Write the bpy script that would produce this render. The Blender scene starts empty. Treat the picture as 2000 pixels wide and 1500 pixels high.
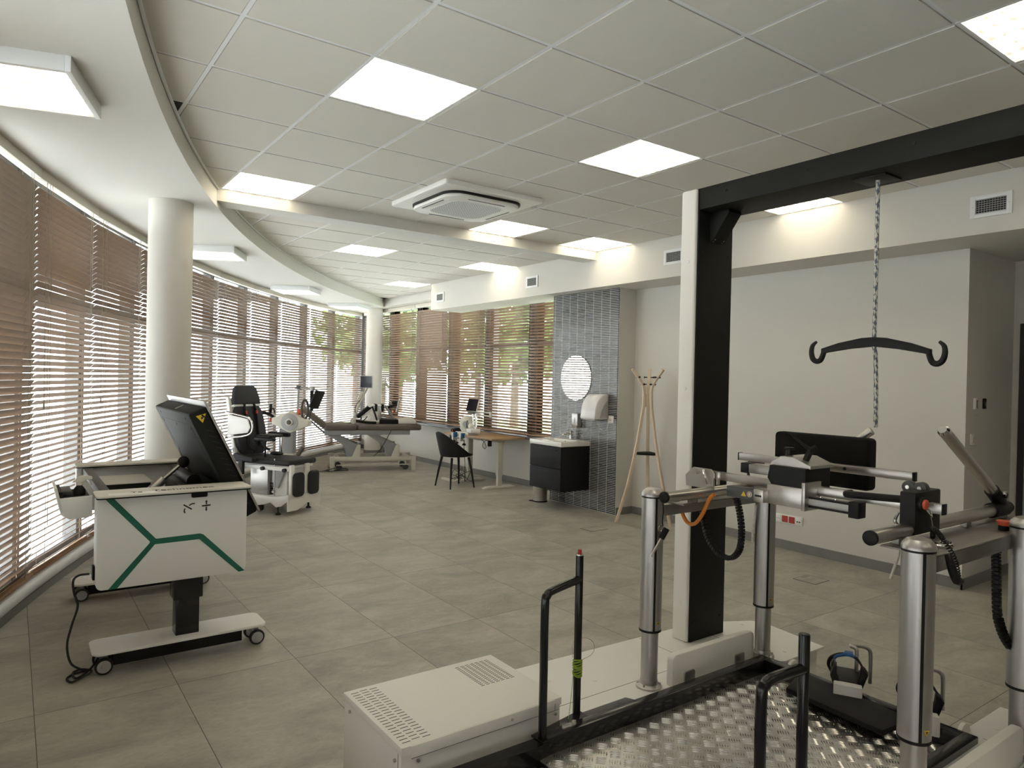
import bpy, bmesh, math, random
from mathutils import Vector, Matrix
random.seed(7)
S = bpy.context.scene
COL = S.collection
PI = math.pi

# ------------------------------------------------------------------ camera
cam_d = bpy.data.cameras.new('camera')
cam = bpy.data.objects.new('camera', cam_d)
COL.objects.link(cam)
YAW, PIT, ROL, HC = -0.623653, -0.0071193, 0.0212940, 1.58
f = Vector((-math.sin(YAW) * math.cos(PIT), math.cos(YAW) * math.cos(PIT), math.sin(PIT)))
r0 = Vector((math.cos(YAW), math.sin(YAW), 0))
u0 = r0.cross(f)
rr = r0 * math.cos(ROL) + u0 * math.sin(ROL)
uu = -r0 * math.sin(ROL) + u0 * math.cos(ROL)
cam.matrix_world = Matrix(((rr.x, uu.x, -f.x, 0), (rr.y, uu.y, -f.y, 0), (rr.z, uu.z, -f.z, HC), (0, 0, 0, 1)))
cam_d.sensor_fit = 'HORIZONTAL'
cam_d.sensor_width = 36
cam_d.lens = 36 * 1359.82 / 2000
cam_d.clip_start = 0.05
S.camera = cam

# ------------------------------------------------------------------ world, exposure
W = bpy.data.worlds.new('sky')
S.world = W
W.use_nodes = True
bg = W.node_tree.nodes['Background']
bg.inputs[0].default_value = (0.98, 0.985, 1.0, 1)
bg.inputs[1].default_value = 6.3
S.view_settings.view_transform = 'Standard'
S.view_settings.look = 'None'
S.view_settings.exposure = 1.32
S.view_settings.gamma = 1
S.view_settings.use_curve_mapping = False
S.cycles.use_denoising = True
S.cycles.max_bounces = 8
S.cycles.diffuse_bounces = 5
S.cycles.transparent_max_bounces = 12
S.cycles.sample_clamp_indirect = 6
PANEL_E = 5.2      # brightness of the ceiling light diffusers
CE = 3.104         # ceiling height

# ------------------------------------------------------------------ materials
def mat(name, col, rough=0.5, metal=0.0, noise=0.0, nscale=20, bump=0.0, bscale=200, emit=None, estr=0, spec=0.5, coat=0):
    m = bpy.data.materials.new(name)
    m.use_nodes = True
    nt = m.node_tree
    b = nt.nodes['Principled BSDF']
    b.inputs['Base Color'].default_value = (*col, 1)
    b.inputs['Roughness'].default_value = rough
    b.inputs['Metallic'].default_value = metal
    b.inputs['Specular IOR Level'].default_value = spec
    if coat:
        b.inputs['Coat Weight'].default_value = coat
    if emit:
        b.inputs['Emission Color'].default_value = (*emit, 1)
        b.inputs['Emission Strength'].default_value = estr
    if noise or bump:
        tc = nt.nodes.new('ShaderNodeTexCoord')
        if noise:
            n = nt.nodes.new('ShaderNodeTexNoise')
            n.inputs['Scale'].default_value = nscale
            n.inputs['Detail'].default_value = 5
            nt.links.new(tc.outputs['Object'], n.inputs['Vector'])
            mx = nt.nodes.new('ShaderNodeMix'); mx.data_type = 'RGBA'
            mx.inputs[6].default_value = (*[c * (1 - noise) for c in col], 1)
            mx.inputs[7].default_value = (*[min(1, c * (1 + noise)) for c in col], 1)
            nt.links.new(n.outputs['Fac'], mx.inputs[0])
            nt.links.new(mx.outputs[2], b.inputs['Base Color'])
        if bump:
            n2 = nt.nodes.new('ShaderNodeTexNoise')
            n2.inputs['Scale'].default_value = bscale
            nt.links.new(tc.outputs['Object'], n2.inputs['Vector'])
            bp = nt.nodes.new('ShaderNodeBump')
            bp.inputs['Strength'].default_value = bump
            bp.inputs['Distance'].default_value = 0.002
            nt.links.new(n2.outputs['Fac'], bp.inputs['Height'])
            nt.links.new(bp.outputs['Normal'], b.inputs['Normal'])
    return m

M = {}
M['wall'] = mat('wall_paint', (0.62, 0.60, 0.555), 0.85, bump=0.05, bscale=300, noise=0.015, nscale=3)
M['soffit'] = mat('soffit_paint', (0.68, 0.67, 0.635), 0.85, bump=0.04, bscale=300, noise=0.015, nscale=3)
M['tile_ceiling'] = mat('mineral_tile', (0.65, 0.628, 0.575), 0.9, bump=0.12, bscale=500, noise=0.02, nscale=2)
M['tbar'] = mat('ceiling_grid', (0.74, 0.75, 0.76), 0.5)
M['skirt'] = mat('skirting_tile', (0.19, 0.188, 0.178), 0.5, noise=0.12, nscale=9)
M['white'] = mat('white_lacquer', (0.84, 0.83, 0.80), 0.35, noise=0.01, nscale=4)
M['white_metal'] = mat('white_powder_coat', (0.86, 0.84, 0.79), 0.45, bump=0.05, bscale=600, noise=0.01)
M['cream'] = mat('cream_plastic', (0.70, 0.67, 0.60), 0.45, noise=0.02)
M['putty'] = mat('putty_plastic', (0.56, 0.54, 0.47), 0.5, noise=0.02)
M['grey'] = mat('grey_plastic', (0.42, 0.42, 0.42), 0.5, noise=0.03)
M['midgrey'] = mat('mid_grey_plastic', (0.27, 0.275, 0.28), 0.5, noise=0.03)
M['darkgrey'] = mat('dark_grey_plastic', (0.07, 0.072, 0.075), 0.45, noise=0.04)
M['black'] = mat('black_plastic', (0.007, 0.007, 0.0075), 0.5, noise=0.1, spec=0.3)
M['blackp'] = mat('black_powder_coat', (0.008, 0.009, 0.0075), 0.6, bump=0.1, bscale=900, noise=0.08, spec=0.25)
M['blackg'] = mat('black_gloss_tube', (0.010, 0.010, 0.012), 0.18, noise=0.05)
M['foam'] = mat('black_foam', (0.009, 0.009, 0.008), 0.9, spec=0.2, bump=0.3, bscale=700, noise=0.1)
M['vinyl'] = mat('charcoal_vinyl', (0.022, 0.023, 0.026), 0.6, spec=0.3, bump=0.15, bscale=500, noise=0.06)
M['taupe'] = mat('taupe_vinyl', (0.115, 0.095, 0.080), 0.5, bump=0.1, bscale=500, noise=0.05)
M['steel'] = mat('brushed_steel', (0.58, 0.555, 0.52), 0.32, 1.0, noise=0.04, nscale=60)
M['chrome'] = mat('chrome', (0.72, 0.70, 0.67), 0.14, 1.0, noise=0.01)
M['alu'] = mat('satin_aluminium', (0.50, 0.485, 0.47), 0.38, 1.0, noise=0.02, nscale=40)
M['lead'] = mat('matt_steel', (0.33, 0.32, 0.30), 0.42, 1.0, noise=0.04, nscale=40)
M['slat'] = mat('walnut_slat', (0.205, 0.134, 0.084), 0.42, noise=0.25, nscale=14)
M['slat_end'] = mat('walnut_rail', (0.27, 0.15, 0.075), 0.45, noise=0.2, nscale=14)
M['cord'] = mat('blind_cord', (0.30, 0.245, 0.18), 0.8, noise=0.05)
M['rail'] = mat('blind_headrail', (0.62, 0.58, 0.50), 0.5, noise=0.02)
M['frame'] = mat('window_frame_grey', (0.13, 0.125, 0.12), 0.45, noise=0.03)
M['sill'] = mat('dark_sill', (0.11, 0.11, 0.115), 0.3, noise=0.05)
M['plinth'] = mat('white_ledge', (0.78, 0.79, 0.80), 0.3, noise=0.01)
M['beech'] = mat('beech_wood', (0.66, 0.535, 0.405), 0.45, noise=0.08, nscale=25)
M['oak'] = mat('oak_laminate', (0.43, 0.285, 0.155), 0.45, noise=0.25, nscale=12)
M['orange'] = mat('orange_hose', (0.72, 0.22, 0.025), 0.45, noise=0.05)
M['red'] = mat('red_plastic', (0.45, 0.045, 0.03), 0.4, noise=0.05)
M['redo'] = mat('red_orange_button', (0.62, 0.10, 0.04), 0.4, noise=0.04)
M['blue'] = mat('blue_plastic', (0.02, 0.11, 0.30), 0.4, noise=0.05)
M['green'] = mat('green_stripe', (0.012, 0.135, 0.085), 0.4, noise=0.15, nscale=4)
M['lime'] = mat('lime_cord', (0.22, 0.33, 0.02), 0.7, noise=0.2, nscale=80)
M['yellow'] = mat('yellow_sticker', (0.75, 0.52, 0.03), 0.5, noise=0.03)
M['ceramic'] = mat('white_ceramic', (0.82, 0.81, 0.77), 0.15, noise=0.01)
M['gloss_white'] = mat('gloss_white_plastic', (0.72, 0.71, 0.72), 0.12, noise=0.01)
M['matt_black'] = mat('matt_black_board', (0.010, 0.010, 0.012), 0.6, noise=0.08, spec=0.25)
M['doorgrey'] = mat('anthracite_door', (0.022, 0.021, 0.018), 0.5, noise=0.05)
M['screen'] = mat('dark_screen', (0.012, 0.012, 0.02), 0.08)
M['ink'] = mat('dark_ink', (0.03, 0.03, 0.03), 0.7)
M['outground'] = mat('pale_paving', (0.62, 0.62, 0.60), 0.8, noise=0.06, nscale=0.8)
M['bark'] = mat('tree_bark', (0.10, 0.075, 0.05), 0.9, noise=0.3, nscale=8)
M['mirror'] = mat('mirror_glass', (0.93, 0.93, 0.93), 0.02, 1.0)
M['plate'] = mat('aluminium_plate', (0.66, 0.65, 0.62), 0.34, 0.9, noise=0.10, nscale=14)
M['pale_rope'] = mat('pale_line', (0.62, 0.60, 0.54), 0.85, noise=0.35, nscale=90)
M['rubber'] = mat('black_rubber', (0.02, 0.02, 0.02), 0.7, noise=0.1)
M['leaf'] = mat('tree_leaves', (0.085, 0.135, 0.025), 0.7, noise=0.5, nscale=2.5)

def nodes(m):
    return m.node_tree.nodes, m.node_tree.links

# floor: large slate-look tiles 0.6 x 1.2 m
def floor_material():
    m = bpy.data.materials.new('slate_floor_tiles'); m.use_nodes = True
    N, L = nodes(m)
    b = N['Principled BSDF']
    geo = N.new('ShaderNodeNewGeometry')
    sep = N.new('ShaderNodeSeparateXYZ'); L.new(geo.outputs['Position'], sep.inputs[0])
    def mth(op, a, bb=None, clamp=False):
        n = N.new('ShaderNodeMath'); n.operation = op; n.use_clamp = clamp
        for k, v in enumerate((a, bb)):
            if v is None: continue
            if isinstance(v, (int, float)): n.inputs[k].default_value = v
            else: L.new(v, n.inputs[k])
        return n.outputs[0]
    x = mth('DIVIDE', mth('SUBTRACT', sep.outputs[0], 1.305), 0.6)
    y = mth('DIVIDE', mth('SUBTRACT', sep.outputs[1], 3.82), 1.2)
    fx, fy = mth('FRACT', x), mth('FRACT', y)
    dx = mth('MULTIPLY', mth('MINIMUM', fx, mth('SUBTRACT', 1.0, fx)), 0.6)
    dy = mth('MULTIPLY', mth('MINIMUM', fy, mth('SUBTRACT', 1.0, fy)), 1.2)
    joint = mth('LESS_THAN', mth('MINIMUM', dx, dy), 0.0017)
    idv = N.new('ShaderNodeCombineXYZ'); L.new(mth('FLOOR', x), idv.inputs[0]); L.new(mth('FLOOR', y), idv.inputs[1])
    wn = N.new('ShaderNodeTexWhiteNoise'); wn.noise_dimensions = '2D'; L.new(idv.outputs[0], wn.inputs['Vector'])
    off = N.new('ShaderNodeVectorMath'); off.operation = 'MULTIPLY_ADD'
    L.new(wn.outputs['Color'], off.inputs[0]); off.inputs[1].default_value = (30, 30, 30); L.new(geo.outputs['Position'], off.inputs[2])
    mp = N.new('ShaderNodeMapping'); mp.inputs['Rotation'].default_value = (0, 0, 0.5); mp.inputs['Scale'].default_value = (1.0, 1.75, 1)
    L.new(off.outputs[0], mp.inputs[0])
    n1 = N.new('ShaderNodeTexNoise'); n1.inputs['Scale'].default_value = 2.0; n1.inputs['Detail'].default_value = 7; n1.inputs['Roughness'].default_value = 0.62; n1.inputs['Distortion'].default_value = 0.6
    L.new(mp.outputs[0], n1.inputs['Vector'])
    n2 = N.new('ShaderNodeTexNoise'); n2.inputs['Scale'].default_value = 4.5; n2.inputs['Detail'].default_value = 9; n2.inputs['Roughness'].default_value = 0.6; n2.inputs['Distortion'].default_value = 1.6
    L.new(mp.outputs[0], n2.inputs['Vector'])
    cr = N.new('ShaderNodeValToRGB')
    cr.color_ramp.elements[0].position = 0.30; cr.color_ramp.elements[0].color = (0.27, 0.266, 0.230, 1)
    cr.color_ramp.elements[1].position = 0.72; cr.color_ramp.elements[1].color = (0.50, 0.475, 0.412, 1)
    L.new(n1.outputs['Fac'], cr.inputs[0])
    vein = mth('MULTIPLY', mth('SUBTRACT', 0.022, mth('ABSOLUTE', mth('SUBTRACT', n2.outputs['Fac'], 0.56))), 22, True)
    n3 = N.new('ShaderNodeTexNoise'); n3.inputs['Scale'].default_value = 1.7; L.new(mp.outputs[0], n3.inputs['Vector'])
    vein = mth('MULTIPLY', vein, mth('MULTIPLY', mth('SUBTRACT', n3.outputs['Fac'], 0.47), 3.4, True))
    mx = N.new('ShaderNodeMix'); mx.data_type = 'RGBA'; L.new(vein, mx.inputs[0]); L.new(cr.outputs[0], mx.inputs[6]); mx.inputs[7].default_value = (0.58, 0.56, 0.50, 1)
    n4 = N.new('ShaderNodeTexNoise'); n4.inputs['Scale'].default_value = 16; n4.inputs['Detail'].default_value = 8; n4.inputs['Roughness'].default_value = 0.7; n4.inputs['Distortion'].default_value = 1.2
    L.new(mp.outputs[0], n4.inputs['Vector'])
    br = mth('ADD', mth('ADD', 0.62, mth('MULTIPLY', wn.outputs['Value'], 0.10)), mth('MULTIPLY', n4.outputs['Fac'], 0.62))
    sc = N.new('ShaderNodeVectorMath'); sc.operation = 'SCALE'; L.new(mx.outputs[2], sc.inputs[0]); L.new(br, sc.inputs['Scale'])
    mj = N.new('ShaderNodeMix'); mj.data_type = 'RGBA'; L.new(joint, mj.inputs[0]); L.new(sc.outputs[0], mj.inputs[6]); mj.inputs[7].default_value = (0.075, 0.070, 0.060, 1)
    L.new(mj.outputs[2], b.inputs['Base Color'])
    L.new(mth('ADD', 0.36, mth('MULTIPLY', n1.outputs['Fac'], 0.16)), b.inputs['Roughness'])
    b.inputs['Specular IOR Level'].default_value = 0.45
    bp = N.new('ShaderNodeBump'); bp.inputs['Strength'].default_value = 0.25; bp.inputs['Distance'].default_value = 0.002
    L.new(n2.outputs['Fac'], bp.inputs['Height']); L.new(bp.outputs[0], b.inputs['Normal'])
    return m
M['floor'] = floor_material()

# narrow stacked finger tiles
def finger_tile_material():
    m = bpy.data.materials.new('black_finger_tiles'); m.use_nodes = True
    N, L = nodes(m)
    b = N['Principled BSDF']
    geo = N.new('ShaderNodeNewGeometry')
    sep = N.new('ShaderNodeSeparateXYZ'); L.new(geo.outputs['Position'], sep.inputs[0])
    def mth(op, a, bb=None):
        n = N.new('ShaderNodeMath'); n.operation = op
        for k, v in enumerate((a, bb)):
            if v is None: continue
            if isinstance(v, (int, float)): n.inputs[k].default_value = v
            else: L.new(v, n.inputs[k])
        return n.outputs[0]
    PY, PZ = 0.1475, 0.0205
    y = mth('DIVIDE', mth('SUBTRACT', sep.outputs[1], 5.93), PY); z = mth('DIVIDE', sep.outputs[2], PZ)
    fy, fz = mth('FRACT', y), mth('FRACT', z)
    gy = mth('LESS_THAN', fy, 0.0040 / PY)
    gz = mth('LESS_THAN', fz, 0.0048 / PZ)
    g = mth('MAXIMUM', gy, gz)
    idv = N.new('ShaderNodeCombineXYZ'); L.new(mth('FLOOR', y), idv.inputs[0]); L.new(mth('FLOOR', z), idv.inputs[1])
    wn = N.new('ShaderNodeTexWhiteNoise'); wn.noise_dimensions = '2D'; L.new(idv.outputs[0], wn.inputs['Vector'])
    cr = N.new('ShaderNodeValToRGB')
    cr.color_ramp.elements[0].color = (0.012, 0.014, 0.020, 1); cr.color_ramp.elements[1].color = (0.035, 0.038, 0.048, 1)
    L.new(wn.outputs['Value'], cr.inputs[0])
    mx = N.new('ShaderNodeMix'); mx.data_type = 'RGBA'; L.new(g, mx.inputs[0]); L.new(cr.outputs[0], mx.inputs[6]); mx.inputs[7].default_value = (0.62, 0.61, 0.58, 1)
    L.new(mx.outputs[2], b.inputs['Base Color'])
    L.new(mth('ADD', 0.16, mth('MULTIPLY', g, 0.6)), b.inputs['Roughness'])
    return m
M['finger'] = finger_tile_material()

# light diffusers with rows of lens bumps
def diffuser_material():
    m = bpy.data.materials.new('lens_diffuser'); m.use_nodes = True
    N, L = nodes(m)
    b = N['Principled BSDF']
    tc = N.new('ShaderNodeTexCoord')
    wv = N.new('ShaderNodeTexVoronoi'); wv.inputs['Scale'].default_value = 17; wv.inputs['Randomness'].default_value = 0.25
    mp = N.new('ShaderNodeMapping'); mp.inputs['Scale'].default_value = (0.55, 1, 1)
    L.new(tc.outputs['Object'], mp.inputs[0]); L.new(mp.outputs[0], wv.inputs['Vector'])
    cr = N.new('ShaderNodeValToRGB')
    cr.color_ramp.elements[0].position = 0.0; cr.color_ramp.elements[0].color = (1.0, 0.88, 0.66, 1)
    cr.color_ramp.elements[1].position = 0.62; cr.color_ramp.elements[1].color = (0.062, 0.056, 0.043, 1)
    L.new(wv.outputs['Distance'], cr.inputs[0])
    b.inputs['Base Color'].default_value = (0.8, 0.8, 0.75, 1)
    L.new(cr.outputs[0], b.inputs['Emission Color'])
    b.inputs['Emission Strength'].default_value = PANEL_E
    return m
M['diffuser'] = diffuser_material()

def glass_material():
    m = bpy.data.materials.new('window_glass'); m.use_nodes = True
    N, L = nodes(m)
    N.remove(N['Principled BSDF'])
    out = N['Material Output']
    t = N.new('ShaderNodeBsdfTransparent'); t.inputs[0].default_value = (0.93, 0.96, 0.96, 1)
    g = N.new('ShaderNodeBsdfGlossy'); g.inputs['Roughness'].default_value = 0.02
    lw = N.new('ShaderNodeLayerWeight'); lw.inputs[0].default_value = 0.5
    pw = N.new('ShaderNodeMath'); pw.operation = 'POWER'; L.new(lw.outputs['Facing'], pw.inputs[0]); pw.inputs[1].default_value = 4
    ml = N.new('ShaderNodeMath'); ml.operation = 'MULTIPLY_ADD'; L.new(pw.outputs[0], ml.inputs[0]); ml.inputs[1].default_value = 0.5; ml.inputs[2].default_value = 0.03
    mx = N.new('ShaderNodeMixShader'); L.new(ml.outputs[0], mx.inputs[0]); L.new(t.outputs[0], mx.inputs[1]); L.new(g.outputs[0], mx.inputs[2])
    L.new(mx.outputs[0], out.inputs['Surface'])
    return m
M['glass'] = glass_material()

# hanging rope: pale with dark spiral flecks
def rope_material():
    m = bpy.data.materials.new('flecked_rope'); m.use_nodes = True
    N, L = nodes(m)
    b = N['Principled BSDF']
    tc = N.new('ShaderNodeTexCoord')
    ck = N.new('ShaderNodeTexChecker'); ck.inputs['Scale'].default_value = 1
    mp = N.new('ShaderNodeMapping'); mp.inputs['Scale'].default_value = (120, 120, 42); mp.inputs['Rotation'].default_value = (0.5, 0.4, 0)
    L.new(tc.outputs['Object'], mp.inputs[0]); L.new(mp.outputs[0], ck.inputs['Vector'])
    ck.inputs['Color1'].default_value = (0.58, 0.57, 0.50, 1); ck.inputs['Color2'].default_value = (0.10, 0.12, 0.15, 1)
    L.new(ck.outputs['Color'], b.inputs['Base Color'])
    b.inputs['Roughness'].default_value = 0.85
    return m
M['rope'] = rope_material()

# ------------------------------------------------------------------ mesh builder
SEP = {'cover_screw', 'slot_cover', 'seal_ring', 'panel_screw', 'cover_plug', 'beam_bolt', 'bracket_bolt', 'end_cap', 'tube_mount', 'eyelet', 'bar_end_cap', 'pulley', 'pulley_axle', 'rail_screw',
       'bar_screw', 'pad_mount', 'cable_gland', 'frame_lug_hole', 'base_bolt', 'screw', 'rivet', 'panel_seam', 'rail_groove', 'caster', 'caster_wheel', 'knob', 'foot_pad', 'hook', 'socket_hole', 'strap_half', 'side_frame', 'armrest_pad'}
class MB:
    def __init__(s): s.bm = bmesh.new()
    def add(s, bm2, mtx=None):
        if mtx is not None: bm2.transform(mtx)
        me = bpy.data.meshes.new('tmp'); bm2.to_mesh(me); bm2.free()
        s.bm.from_mesh(me); bpy.data.meshes.remove(me)
        return s
    def box(s, x0, x1, y0, y1, z0, z1, bev=0, seg=2, mtx=None):
        b = bmesh.new()
        bmesh.ops.create_cube(b, size=1)
        bmesh.ops.transform(b, matrix=Matrix.Translation(((x0 + x1) / 2, (y0 + y1) / 2, (z0 + z1) / 2)) @ Matrix.Diagonal((abs(x1 - x0), abs(y1 - y0), abs(z1 - z0), 1)), verts=b.verts)
        if bev: bmesh.ops.bevel(b, geom=b.edges[:], offset=bev, segments=seg, affect='EDGES', profile=0.5)
        return s.add(b, mtx)
    def obox(s, c, ax, sx, sy, sz, bev=0):
        # box with local x axis along ax (3D), local z near world z
        a = Vector(ax).normalized(); up = Vector((0, 0, 1))
        if abs(a.z) > 0.98: up = Vector((0, 1, 0))
        y = up.cross(a).normalized(); z = a.cross(y)
        m = Matrix(((a.x, y.x, z.x, c[0]), (a.y, y.y, z.y, c[1]), (a.z, y.z, z.z, c[2]), (0, 0, 0, 1)))
        return s.box(-sx / 2, sx / 2, -sy / 2, sy / 2, -sz / 2, sz / 2, bev, 2, m)
    def cyl(s, p0, p1, r, r2=None, n=20, bev=0, caps=True):
        p0, p1 = Vector(p0), Vector(p1); d = p1 - p0
        b = bmesh.new()
        bmesh.ops.create_cone(b, cap_ends=caps, cap_tris=False, segments=n, radius1=r, radius2=r if r2 is None else r2, depth=d.length)
        if bev:
            es = [e for e in b.edges if all(abs(abs(v.co.z) - d.length / 2) < 1e-6 for v in e.verts)]
            bmesh.ops.bevel(b, geom=es, offset=bev, segments=2, affect='EDGES', profile=0.5)
        q = Vector((0, 0, 1)).rotation_difference(d.normalized())
        return s.add(b, Matrix.Translation((p0 + p1) / 2) @ q.to_matrix().to_4x4())
    def ell(s, c, rx, ry, rz, mtx=None, u=20, v=12):
        b = bmesh.new()
        bmesh.ops.create_uvsphere(b, u_segments=u, v_segments=v, radius=1)
        bmesh.ops.transform(b, matrix=Matrix.Translation(c) @ (mtx or Matrix.Identity(4)) @ Matrix.Diagonal((rx, ry, rz, 1)), verts=b.verts)
        return s.add(b)
    def tube(s, pts, r, n=10, smooth=0, closed=False):
        P = [Vector(p) for p in pts]
        if smooth:
            Q = []
            cnt = len(P)
            rng = range(cnt) if closed else range(cnt - 1)
            for i in rng:
                p1, p2 = P[i], P[(i + 1) % cnt]
                p0 = P[i - 1] if (i > 0 or closed) else p1 * 2 - p2
                p3 = P[(i + 2) % cnt] if (i + 2 < cnt or closed) else p2 * 2 - p1
                for k in range(smooth):
                    t = k / smooth
                    Q.append(0.5 * ((2 * p1) + (p2 - p0) * t + (2 * p0 - 5 * p1 + 4 * p2 - p3) * t * t + (3 * p1 - p0 - 3 * p2 + p3) * t ** 3))
            if not closed: Q.append(P[-1])
            P = Q
        b = bmesh.new(); rings = []
        prev = None; m = len(P)
        for i, p in enumerate(P):
            if closed: t = (P[(i + 1) % m] - P[i - 1])
            else: t = (P[min(i + 1, m - 1)] - P[max(i - 1, 0)])
            t.normalize()
            if prev is None:
                a = Vector((0, 0, 1)) if abs(t.z) < 0.9 else Vector((1, 0, 0))
                nrm = t.cross(a).normalized()
            else:
                nrm = (prev - t * prev.dot(t)).normalized()
            prev = nrm; bn = t.cross(nrm)
            rad = r
            if isinstance(r, (list, tuple)):
                w = i / max(1, m - 1) * (len(r) - 1); i0 = min(int(w), len(r) - 2); rad = r[i0] + (r[i0 + 1] - r[i0]) * (w - i0)
            rings.append([b.verts.new(p + (nrm * math.cos(2 * PI * k / n) + bn * math.sin(2 * PI * k / n)) * rad) for k in range(n)])
        last = m if closed else m - 1
        for i in range(last):
            A, B = rings[i], rings[(i + 1) % m]
            for k in range(n): b.faces.new((A[k], A[(k + 1) % n], B[(k + 1) % n], B[k]))
        if not closed:
            b.faces.new(rings[0][::-1]); b.faces.new(rings[-1])
        return s.add(b)
    def prism(s, poly, axis, a0, a1, bev=0, mtx=None):
        # poly of 2D points; axis 'x','y','z' is the extrusion axis
        b = bmesh.new()
        def P(p, a):
            return {'x': (a, p[0], p[1]), 'y': (p[0], a, p[1]), 'z': (p[0], p[1], a)}[axis]
        A = [b.verts.new(P(p, a0)) for p in poly]; B = [b.verts.new(P(p, a1)) for p in poly]
        n = len(poly)
        fa = b.faces.new(A); fb = b.faces.new(B[::-1])
        for i in range(n): b.faces.new((A[i], B[i], B[(i + 1) % n], A[(i + 1) % n]))
        bmesh.ops.recalc_face_normals(b, faces=b.faces)
        if bev:
            es = list(fa.edges) + list(fb.edges)
            bmesh.ops.bevel(b, geom=es, offset=bev, segments=2, affect='EDGES', profile=0.5)
        bmesh.ops.triangulate(b, faces=[q for q in b.faces if len(q.verts) > 4])
        return s.add(b, mtx)
    def lathe(s, prof, n=24, mtx=None):
        b = bmesh.new(); rings = []
        for (r, z) in prof:
            rings.append([b.verts.new((r * math.cos(2 * PI * k / n), r * math.sin(2 * PI * k / n), z)) for k in range(n)] if r > 1e-6 else [b.verts.new((0, 0, z))])
        for A, B in zip(rings, rings[1:]):
            for k in range(n):
                q = [A[k % len(A)], A[(k + 1) % len(A)], B[(k + 1) % len(B)], B[k % len(B)]]
                u = []
                for v in q:
                    if v not in u: u.append(v)
                if len(u) > 2: b.faces.new(u)
        bmesh.ops.recalc_face_normals(b, faces=b.faces)
        return s.add(b, mtx)
    def quad(s, pts):
        s.bm.faces.new([s.bm.verts.new(p) for p in pts]); return s
    def split_build(s, name, m, parent, smooth, me0):
        # every loose piece becomes a part of its own
        bpy.data.meshes.remove(me0)
        seen = set(); last = None
        for v in list(s.bm.verts):
            if v in seen: continue
            st = [v]; comp = []; seen.add(v)
            while st:
                q = st.pop(); comp.append(q)
                for e in q.link_edges:
                    w = e.other_vert(q)
                    if w not in seen: seen.add(w); st.append(w)
            idx = {q: i for i, q in enumerate(comp)}
            fs = {fc for q in comp for fc in q.link_faces}
            me = bpy.data.meshes.new(name)
            me.from_pydata([q.co[:] for q in comp], [], [[idx[q] for q in fc.verts] for fc in fs])
            me.materials.append(M[m] if isinstance(m, str) else m)
            last = bpy.data.objects.new(name, me); COL.objects.link(last)
            if parent is not None: last.parent = parent
            if smooth:
                me.shade_smooth()
                try: me.set_sharp_from_angle(angle=math.radians(smooth))
                except Exception: pass
        s.bm.free()
        return last
    def build(s, name, m, parent=None, world=False, smooth=28):
        me = bpy.data.meshes.new(name)
        if world and parent is not None:
            root = parent
            while root.parent: root = root.parent
            s.bm.transform(Matrix.Translation(-Vector(root.location)))
        if name in SEP:
            return s.split_build(name, m, parent, smooth, me)
        s.bm.to_mesh(me); s.bm.free()
        me.materials.append(M[m] if isinstance(m, str) else m)
        o = bpy.data.objects.new(name, me); COL.objects.link(o)
        if parent is not None: o.parent = parent
        if smooth:
            me.shade_smooth() if hasattr(me, 'shade_smooth') else None
            try: me.set_sharp_from_angle(angle=math.radians(smooth))
            except Exception: pass
        return o

def thing(name, label, cat, loc=(0, 0, 0), rz=0, group=None):
    o = bpy.data.objects.new(name, None); COL.objects.link(o)
    o.empty_display_size = 0.1
    o.location = loc; o.rotation_euler = (0, 0, rz)
    o['label'] = label; o['category'] = cat
    if group: o['group'] = group
    return o
def tag(o, label, cat, group=None):
    o['label'] = label; o['category'] = cat
    if group: o['group'] = group
    return o
def struct(o, label=None):
    o['kind'] = 'structure'
    if label: o['label'] = label; o['category'] = 'room'
    return o
def copy_tree(o, parent=None):
    c = o.copy(); COL.objects.link(c)
    if parent is not None: c.parent = parent
    for ch in list(o.children): copy_tree(ch, c)
    return c
def rpoly(x0, x1, y0, y1, r, n=5):
    pts = []
    for cx, cy, a in ((x1 - r, y1 - r, 0), (x0 + r, y1 - r, 90), (x0 + r, y0 + r, 180), (x1 - r, y0 + r, 270)):
        for k in range(n + 1):
            t = math.radians(a + 90 * k / n)
            pts.append((cx + r * math.cos(t), cy + r * math.sin(t)))
    return pts
def RZ(a): return Matrix.Rotation(a, 4, 'Z')
def TR(x, y, z): return Matrix.Translation((x, y, z))

# ================================================================== THE ROOM
FC = (18.478, -0.814)          # centre of the curved facade
def fpt(a, r): return (FC[0] + r * math.cos(math.radians(a)), FC[1] + r * math.sin(math.radians(a)))
SC, SR = (19.176, -1.47), 19.363   # curved edge of the lowered soffit
A0, AST = 128.6, 3.52
def sx_in(y): return SC[0] - math.sqrt(SR ** 2 - (y - SC[1]) ** 2)
def sx_out(y, r=19.9): return FC[0] - math.sqrt(r * r - (y - FC[1]) ** 2)

# floor (follows the curve)
pts = [fpt(A0 - 0.6 + k * 1.0, 19.85) for k in range(0, 61)]
poly = pts + [(-0.75, -5.2), (8.2, -5.2), (8.2, 7.0), (6.45, 7.0)]
poly = [p for p in poly if p[1] > -5.3]
struct(MB().prism(poly, 'z', -0.08, 0.0).build('floor', 'floor', smooth=0), 'grey slate look tile floor')
# outside
struct(MB().box(-60, 80, -60, 90, -0.30, -0.12).build('ground', 'outground', smooth=0), 'pale paved ground outside the windows')

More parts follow.
